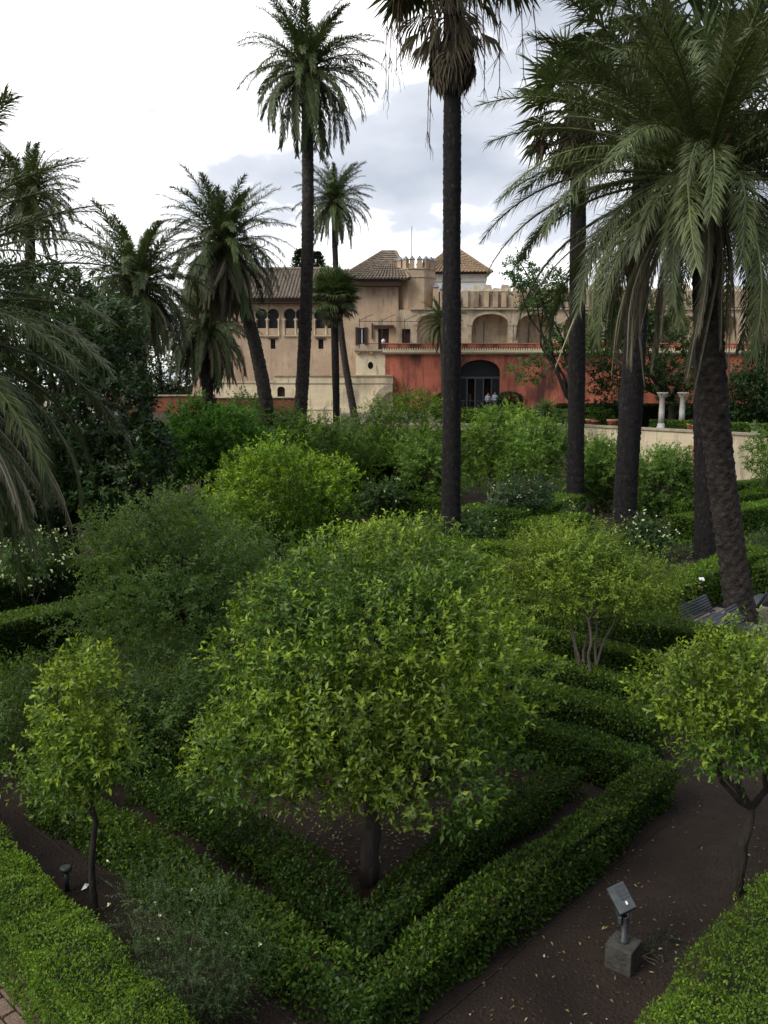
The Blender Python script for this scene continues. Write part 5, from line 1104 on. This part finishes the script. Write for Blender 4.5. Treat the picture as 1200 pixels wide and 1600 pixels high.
slab(hc + tp*.0595 + hy_*.055 + hx_*.03, .004, .085, .0025, 'vent_bar', 'alu', hd, hx_, hy_, vz, 0)
slab(hc + tp*.056 - hy_*.07 + hx_*.02, .010, .018, .003, 'warning_sticker', 'whiteplate', hd, hx_, hy_, vz, 0)
slab(hc - tp*.053, .10, .15, .003, 'glass', 'glass', hd, hx_, hy_, vz, 0)
for s in (-1, 1): MB().beam(f0 + ux*.06*s + [0, 0, .57], hc + hx_*.10*s - hy_*.05, .018, .035).part('bracket', M['iron'], fl_)
MB().tube([f0 + ux*-.05 + [0, 0, .55], f0 + ux*.03 + uy*-.05 + [0, 0, .62], hc - hy_*.15], .009, 6).part('cable', M['iron'], fl_, True)
slab(f0 - ux*.055 - uy*.04 + [0, 0, .57], .022, .018, .045, 'junction_box', 'alu', fl_)
# small path light
pb = gr(105, 1392); pl = thing('path_light', 'small black path light standing in the soil by hedge', 'path light', (pb[0], pb[1], 0))
MB().lathe(pb, [(.03, 0), (.03, .26)], 12).part('post', M['iron'], pl, True); MB().lathe(pb + [0, 0, .261], [(.035, 0), (.075, .03), (.08, .07), (.05, .085)], 14).part('lamp_cap', M['iron'], pl, True)
# scrap of white paper
sp = gr(133, 1388); MB().add([(sp[0]-.03, sp[1]-.07, .012), (sp[0]+.035, sp[1]-.04, .03), (sp[0]+.04, sp[1]+.07, .02), (sp[0]-.015, sp[1]+.05, .04), (sp[0]+.01, sp[1], .045)], [(0, 1, 4), (1, 2, 4), (2, 3, 4), (3, 0, 4)]).top('paper_scrap', M['whiteplate'], 'crumpled scrap of white paper on the dark soil', 'paper')
# irrigation edge strips along the outer hedge
for (q0, q1, lab) in ((ab(.1, -.12), ab(7, -.12), 'thin dark irrigation pipe along the right arm of V hedge'), (ab(-.12, .1), ab(-.12, 7), 'thin dark irrigation pipe along the left arm of V hedge')):
    t = np.linspace(0, 1, 20)[:, None]; pth = np.concatenate([q0*(1-t) + q1*t + rng.normal(0, .008, (20, 2)), np.full((20, 1), .015)], 1); MB().tube(pth, .007, 6).top('irrigation_pipe', M['bark'], lab, 'pipe')

# benches
def bench(label, c, fwd, length=1.8):
    c = np.array([c[0], c[1], 0.0]); f = np.array([*fwd, 0]); l = np.array([-f[1], f[0], 0]); root = thing('slatted_bench', label, 'bench', c, 'slatted benches on the stone path')
    up = np.array([0, 0, 1.0])
    for k in range(7): MB().obox(c + f*(.05 + .068*k) + up*(.44 - .012*math.sin(k/6*3.1)), l*length/2, f*.024, up*.015).part('seat_slat', M['slat'], root)
    for k in range(7):
        b = c - f*(.02 + .035*k) + up*(.50 + .062*k); n_ = unit(f + up*.5); t_ = unit(up - f*.5); MB().obox(b, l*length/2, t_*.023, n_*.013).part('back_slat', M['slat'], root)
    for s in (-1, 1):
        e = c + l*s*length*.42
        MB().tube([e - f*.26 + up*.90, e - f*.03 + up*.46, e + f*.05 + up*.40, e - f*.10 + up*.0], [.02, .025, .025, .022], 6).part('leg', M['iron'], root, True)
        MB().tube([e + f*.48 + up*.42, e + f*.30 + up*.40, e + f*.40 + up*.15, e + f*.50 + up*.0], [.02, .025, .025, .022], 6).part('leg', M['iron'], root, True)
        MB().tube([e + f*.05 + up*.40, e + f*.30 + up*.40], .024, 6).part('seat_bearer', M['iron'], root, True)
bench('slatted bench seen from behind, beside the small information sign', gr(1092, 992)[:2], -LH)
bench('slatted bench right beside the rough palm trunk', gr(1140, 1010)[:2], -LH)
bench('slatted bench with its back to dark hedge across the path', gr(1196, 965)[:2], -LH*-1)
# information sign on two posts
sg = gr(1093, 958); s0 = np.array([sg[0], sg[1], 0]); sgn = thing('information_sign', 'small white slanted information sign on two thin posts', 'sign', s0)
for s in (-1, 1): MB().tube([s0 + [s*.05, 0, 0], s0 + [s*.05, 0, .98]], .014, 8).part('post', M['iron'], sgn, True)
MB().obox(s0 + [0, -.02, 1.0], (.07, 0, 0), (0, .05, .035), (0, -.006, .009)).part('plate', M['whiteplate'], sgn)
# columns, lantern and pots on the terrace
for (px, lab) in ((1034, 'grey marble column with carved capital, left of the pair'), (1066, 'grey marble column with carved capital, beside the flowerpots')):
    Y = 61.0; x = PX(px, Y, 640); zb_ = 3.15; zt_ = PZ(613, Y); root = thing('marble_column', lab, 'column', (x, Y, zb_))
    zc = PZ(622, Y)
    MB().lathe((x, Y, zb_), [(.30, 0), (.30, .35), (.25, .4), (.27, .5), (.21, .58)], 18).part('base', M['marble'], root, True)
    MB().lathe((x, Y, zb_+.581), [(.205, 0), (.20, .8), (.17, zc-zb_-.60), (.19, zc-zb_-.585)], 18).part('shaft', M['marble'], root, True)
    cp = MB().lathe((x, Y, zc), [(.17, 0), (.20, .08), (.19, .14), (.26, .30), (.30, .33)], 16).part('capital', M['oldstone'], root, True)
    for k in range(8):
        a = k*math.pi/4; MB().beam((x+.18*math.cos(a), Y+.18*math.sin(a), zc+.05), (x+.31*math.cos(a), Y+.31*math.sin(a), zc+.26), .10, .05).part('acanthus_leaf', M['oldstone'], cp)
    MB().box(x-.31, x+.31, Y-.31, Y+.31, zc+.331, zt_).part('abacus', M['marble'], root)
Y = 53.6; x = PX(1178, Y, 680); lt = thing('stone_lantern', 'small grey urn-shaped lantern on the retaining wall coping', 'lantern', (x, Y, 3.46))
kk = (PZ(658, Y)-3.2)/1.2
MB().lathe((x, Y, 3.2), [(.20, 0), (.20, .5*kk)], 8).part('pedestal', M['marble'], lt); MB().lathe((x, Y, 3.2+.501*kk), [(.10, 0), (.27, .14*kk), (.29, .3*kk), (.18, .36*kk)], 14).part('bowl', M['alu'], lt, True); MB().lathe((x, Y, 3.2+.862*kk), [(.22, 0), (.16, .15*kk), (.07, .2*kk), (.06, .33*kk)], 12).part('lid', M['alu'], lt, True)
for (px, py, Y, lab) in ((1078, 664, 58, 'terracotta flowerpot left of a pair beside the marble column'), (1084, 667, 57.6, 'terracotta flowerpot right of a pair beside the marble column'), (923, 655, 66, 'terracotta flowerpot right of the slimmer black palm'), (929, 658, 65.8, 'smaller terracotta flowerpot right of the slimmer black palm'), (957, 655, 64, 'terracotta flowerpot left of the thick black palm')):
    x = PX(px, Y, py); z = 3.462 if px > 1000 else 3.15; kk = max(.6, (PZ(py-5, Y)-z)/.5)
    root = thing('flowerpot', lab, 'flowerpot', (x, Y, z)); MB().lathe((x, Y, z), [(.14*kk, 0), (.2*kk, .3*kk), (.23*kk, .31*kk), (.23*kk, .38*kk), (.19*kk, .38*kk), (.18*kk, .33*kk)], 12).part('pot', M['terra'], root, True)
    m = 60; d = unit(rng.normal(size=(m, 3))*[.6, .6, 1] + [0, 0, .8]); V, F, C = leaves(np.tile([x, Y, z+.33*kk], (m, 1)), d, rng.normal(size=(m, 3)), .42*rng.uniform(.5, 1.1, m), .07, np.array([.05, .10, .03])*rng.uniform(.6, 1.4, (m, 1))); part('plant', V, F, M['leaf'], root, C)

# visitors under the arch (tiny in the picture)
def person(label, x, y, z, h, shirt, trousers, facing, seed):
    root = thing('person', label, 'person', (x, y, z)); s = h/1.72; rg = np.random.default_rng(seed)
    J = dict(pel=(0, 0, .93), che=(0, .02, 1.28), nek=(0, .01, 1.46), hed=(0, -.02, 1.60), crn=(0, -.01, 1.70), lsh=(.18, .01, 1.40), rsh=(-.18, .01, 1.40), lel=(.24, .04, 1.13), rel=(-.24, .03, 1.13), lwr=(.22, -.10, .93), rwr=(-.21, -.12, .97), lha=(.21, -.15, .85), rha=(-.20, -.18, .90), lhi=(.10, 0, .88), rhi=(-.10, 0, .88), lkn=(.11, -.03, .49), rkn=(-.10, .02, .49), lan=(.12, .02, .09), ran=(-.11, .06, .09), lto=(.13, -.14, .04), rto=(-.12, -.10, .04))
    R = dict(pel=.15, che=.15, nek=.06, hed=.095, crn=.07, lsh=.075, rsh=.075, lel=.05, rel=.05, lwr=.035, rwr=.035, lha=.04, rha=.04, lhi=.10, rhi=.10, lkn=.07, rkn=.07, lan=.05, ran=.05, lto=.04, rto=.04)
    Ed = [('pel', 'che'), ('che', 'nek'), ('nek', 'hed'), ('hed', 'crn'), ('che', 'lsh'), ('che', 'rsh'), ('lsh', 'lel'), ('rsh', 'rel'), ('lel', 'lwr'), ('rel', 'rwr'), ('lwr', 'lha'), ('rwr', 'rha'), ('pel', 'lhi'), ('pel', 'rhi'), ('lhi', 'lkn'), ('rhi', 'rkn'), ('lkn', 'lan'), ('rkn', 'ran'), ('lan', 'lto'), ('ran', 'rto')]
    ks = list(J); ca, sa = math.cos(facing), math.sin(facing)
    V = [((J[k][0]*ca-J[k][1]*sa)*s, (J[k][0]*sa+J[k][1]*ca)*s, J[k][2]*s) for k in ks]
    me = bpy.data.meshes.new('body'); me.from_pydata(V, [(ks.index(a), ks.index(b)) for a, b in Ed], []); o = link('body', me, root)
    sk = o.modifiers.new('skin', 'SKIN'); sb = o.modifiers.new('sub', 'SUBSURF'); sb.levels = sb.render_levels = 1
    for i, k in enumerate(ks): me.skin_vertices[0].data[i].radius = (R[k]*s, R[k]*s); me.skin_vertices[0].data[i].use_root = (k == 'pel')
    m, n, l, b = nodes_of('person_clothes'); tcn = n.new('ShaderNodeTexCoord'); sx = n.new('ShaderNodeSeparateXYZ'); rpn = n.new('ShaderNodeValToRGB'); dv = n.new('ShaderNodeMath'); dv.operation = 'DIVIDE'; dv.inputs[1].default_value = 1.72*s
    rpn.color_ramp.interpolation = 'CONSTANT'; el = rpn.color_ramp.elements; el[0].color = (.03, .025, .02, 1); el[1].position = .05; el[1].color = (*trousers, 1)
    for pos, c in ((.55, shirt), (.85, (.36, .22, .16)), (.955, (.04, .028, .02))): q = el.new(pos); q.color = (*c, 1)
    l.new(tcn.outputs['Object'], sx.inputs[0]); l.new(sx.outputs[2], dv.inputs[0]); l.new(dv.outputs[0], rpn.inputs[0]); l.new(rpn.outputs[0], b.inputs['Base Color']); b.inputs['Roughness'].default_value = .9; me.materials.append(m)
    dg = bpy.context.evaluated_depsgraph_get(); ev = o.evaluated_get(dg); nm = bpy.data.meshes.new_from_object(ev); o.modifiers.clear(); o.data = nm; nm.polygons.foreach_set('use_smooth', np.ones(len(nm.polygons), bool))
    if not nm.materials: nm.materials.append(m)
    off = min(v.co.z for v in nm.vertices); o.location.z = -off
    hr = MB().lathe((0, 0, 0), [(.10*s, 1.56*s), (.108*s, 1.63*s), (.09*s, 1.70*s), (.03*s, 1.745*s)], 10); ho_ = link('hair', new_mesh('hair', np.array(hr.V), hr.F, M['wood'], smooth=True), root); ho_.location = (.02*math.sin(facing), .03*math.cos(facing), -off)
person('visitor in white top standing under the dark arch', rx(763), RY+.1, 4.16, 1.62, (.5, .5, .5), (.05, .06, .09), .3, 1)
person('visitor in pale blue top at right side of the arch', rx(773), RY-.2, 4.16, 1.70, (.35, .42, .5), (.09, .08, .07), -.5, 2)
person('visitor in reddish top further inside the arch', rx(738), RY+1.6, 4.16, 1.68, (.35, .12, .10), (.04, .045, .06), 1.2, 3)
bl = thing('barrier_rail', 'low dark rail across the foot of the big arch', 'railing', (rx(750), RY-.8, 4.15))
g = MB(); g.beam((rx(712), RY-.8, rz(626)), (rx(786), RY-.8, rz(626)), .07); g.part('top_rail', M['iron'], bl)
for i in range(8): xx = rx(712 + 74*i/7); MB().beam((xx, RY-.8, 4.15), (xx, RY-.8, rz(626)-.036), .05).part('post', M['iron'], bl)
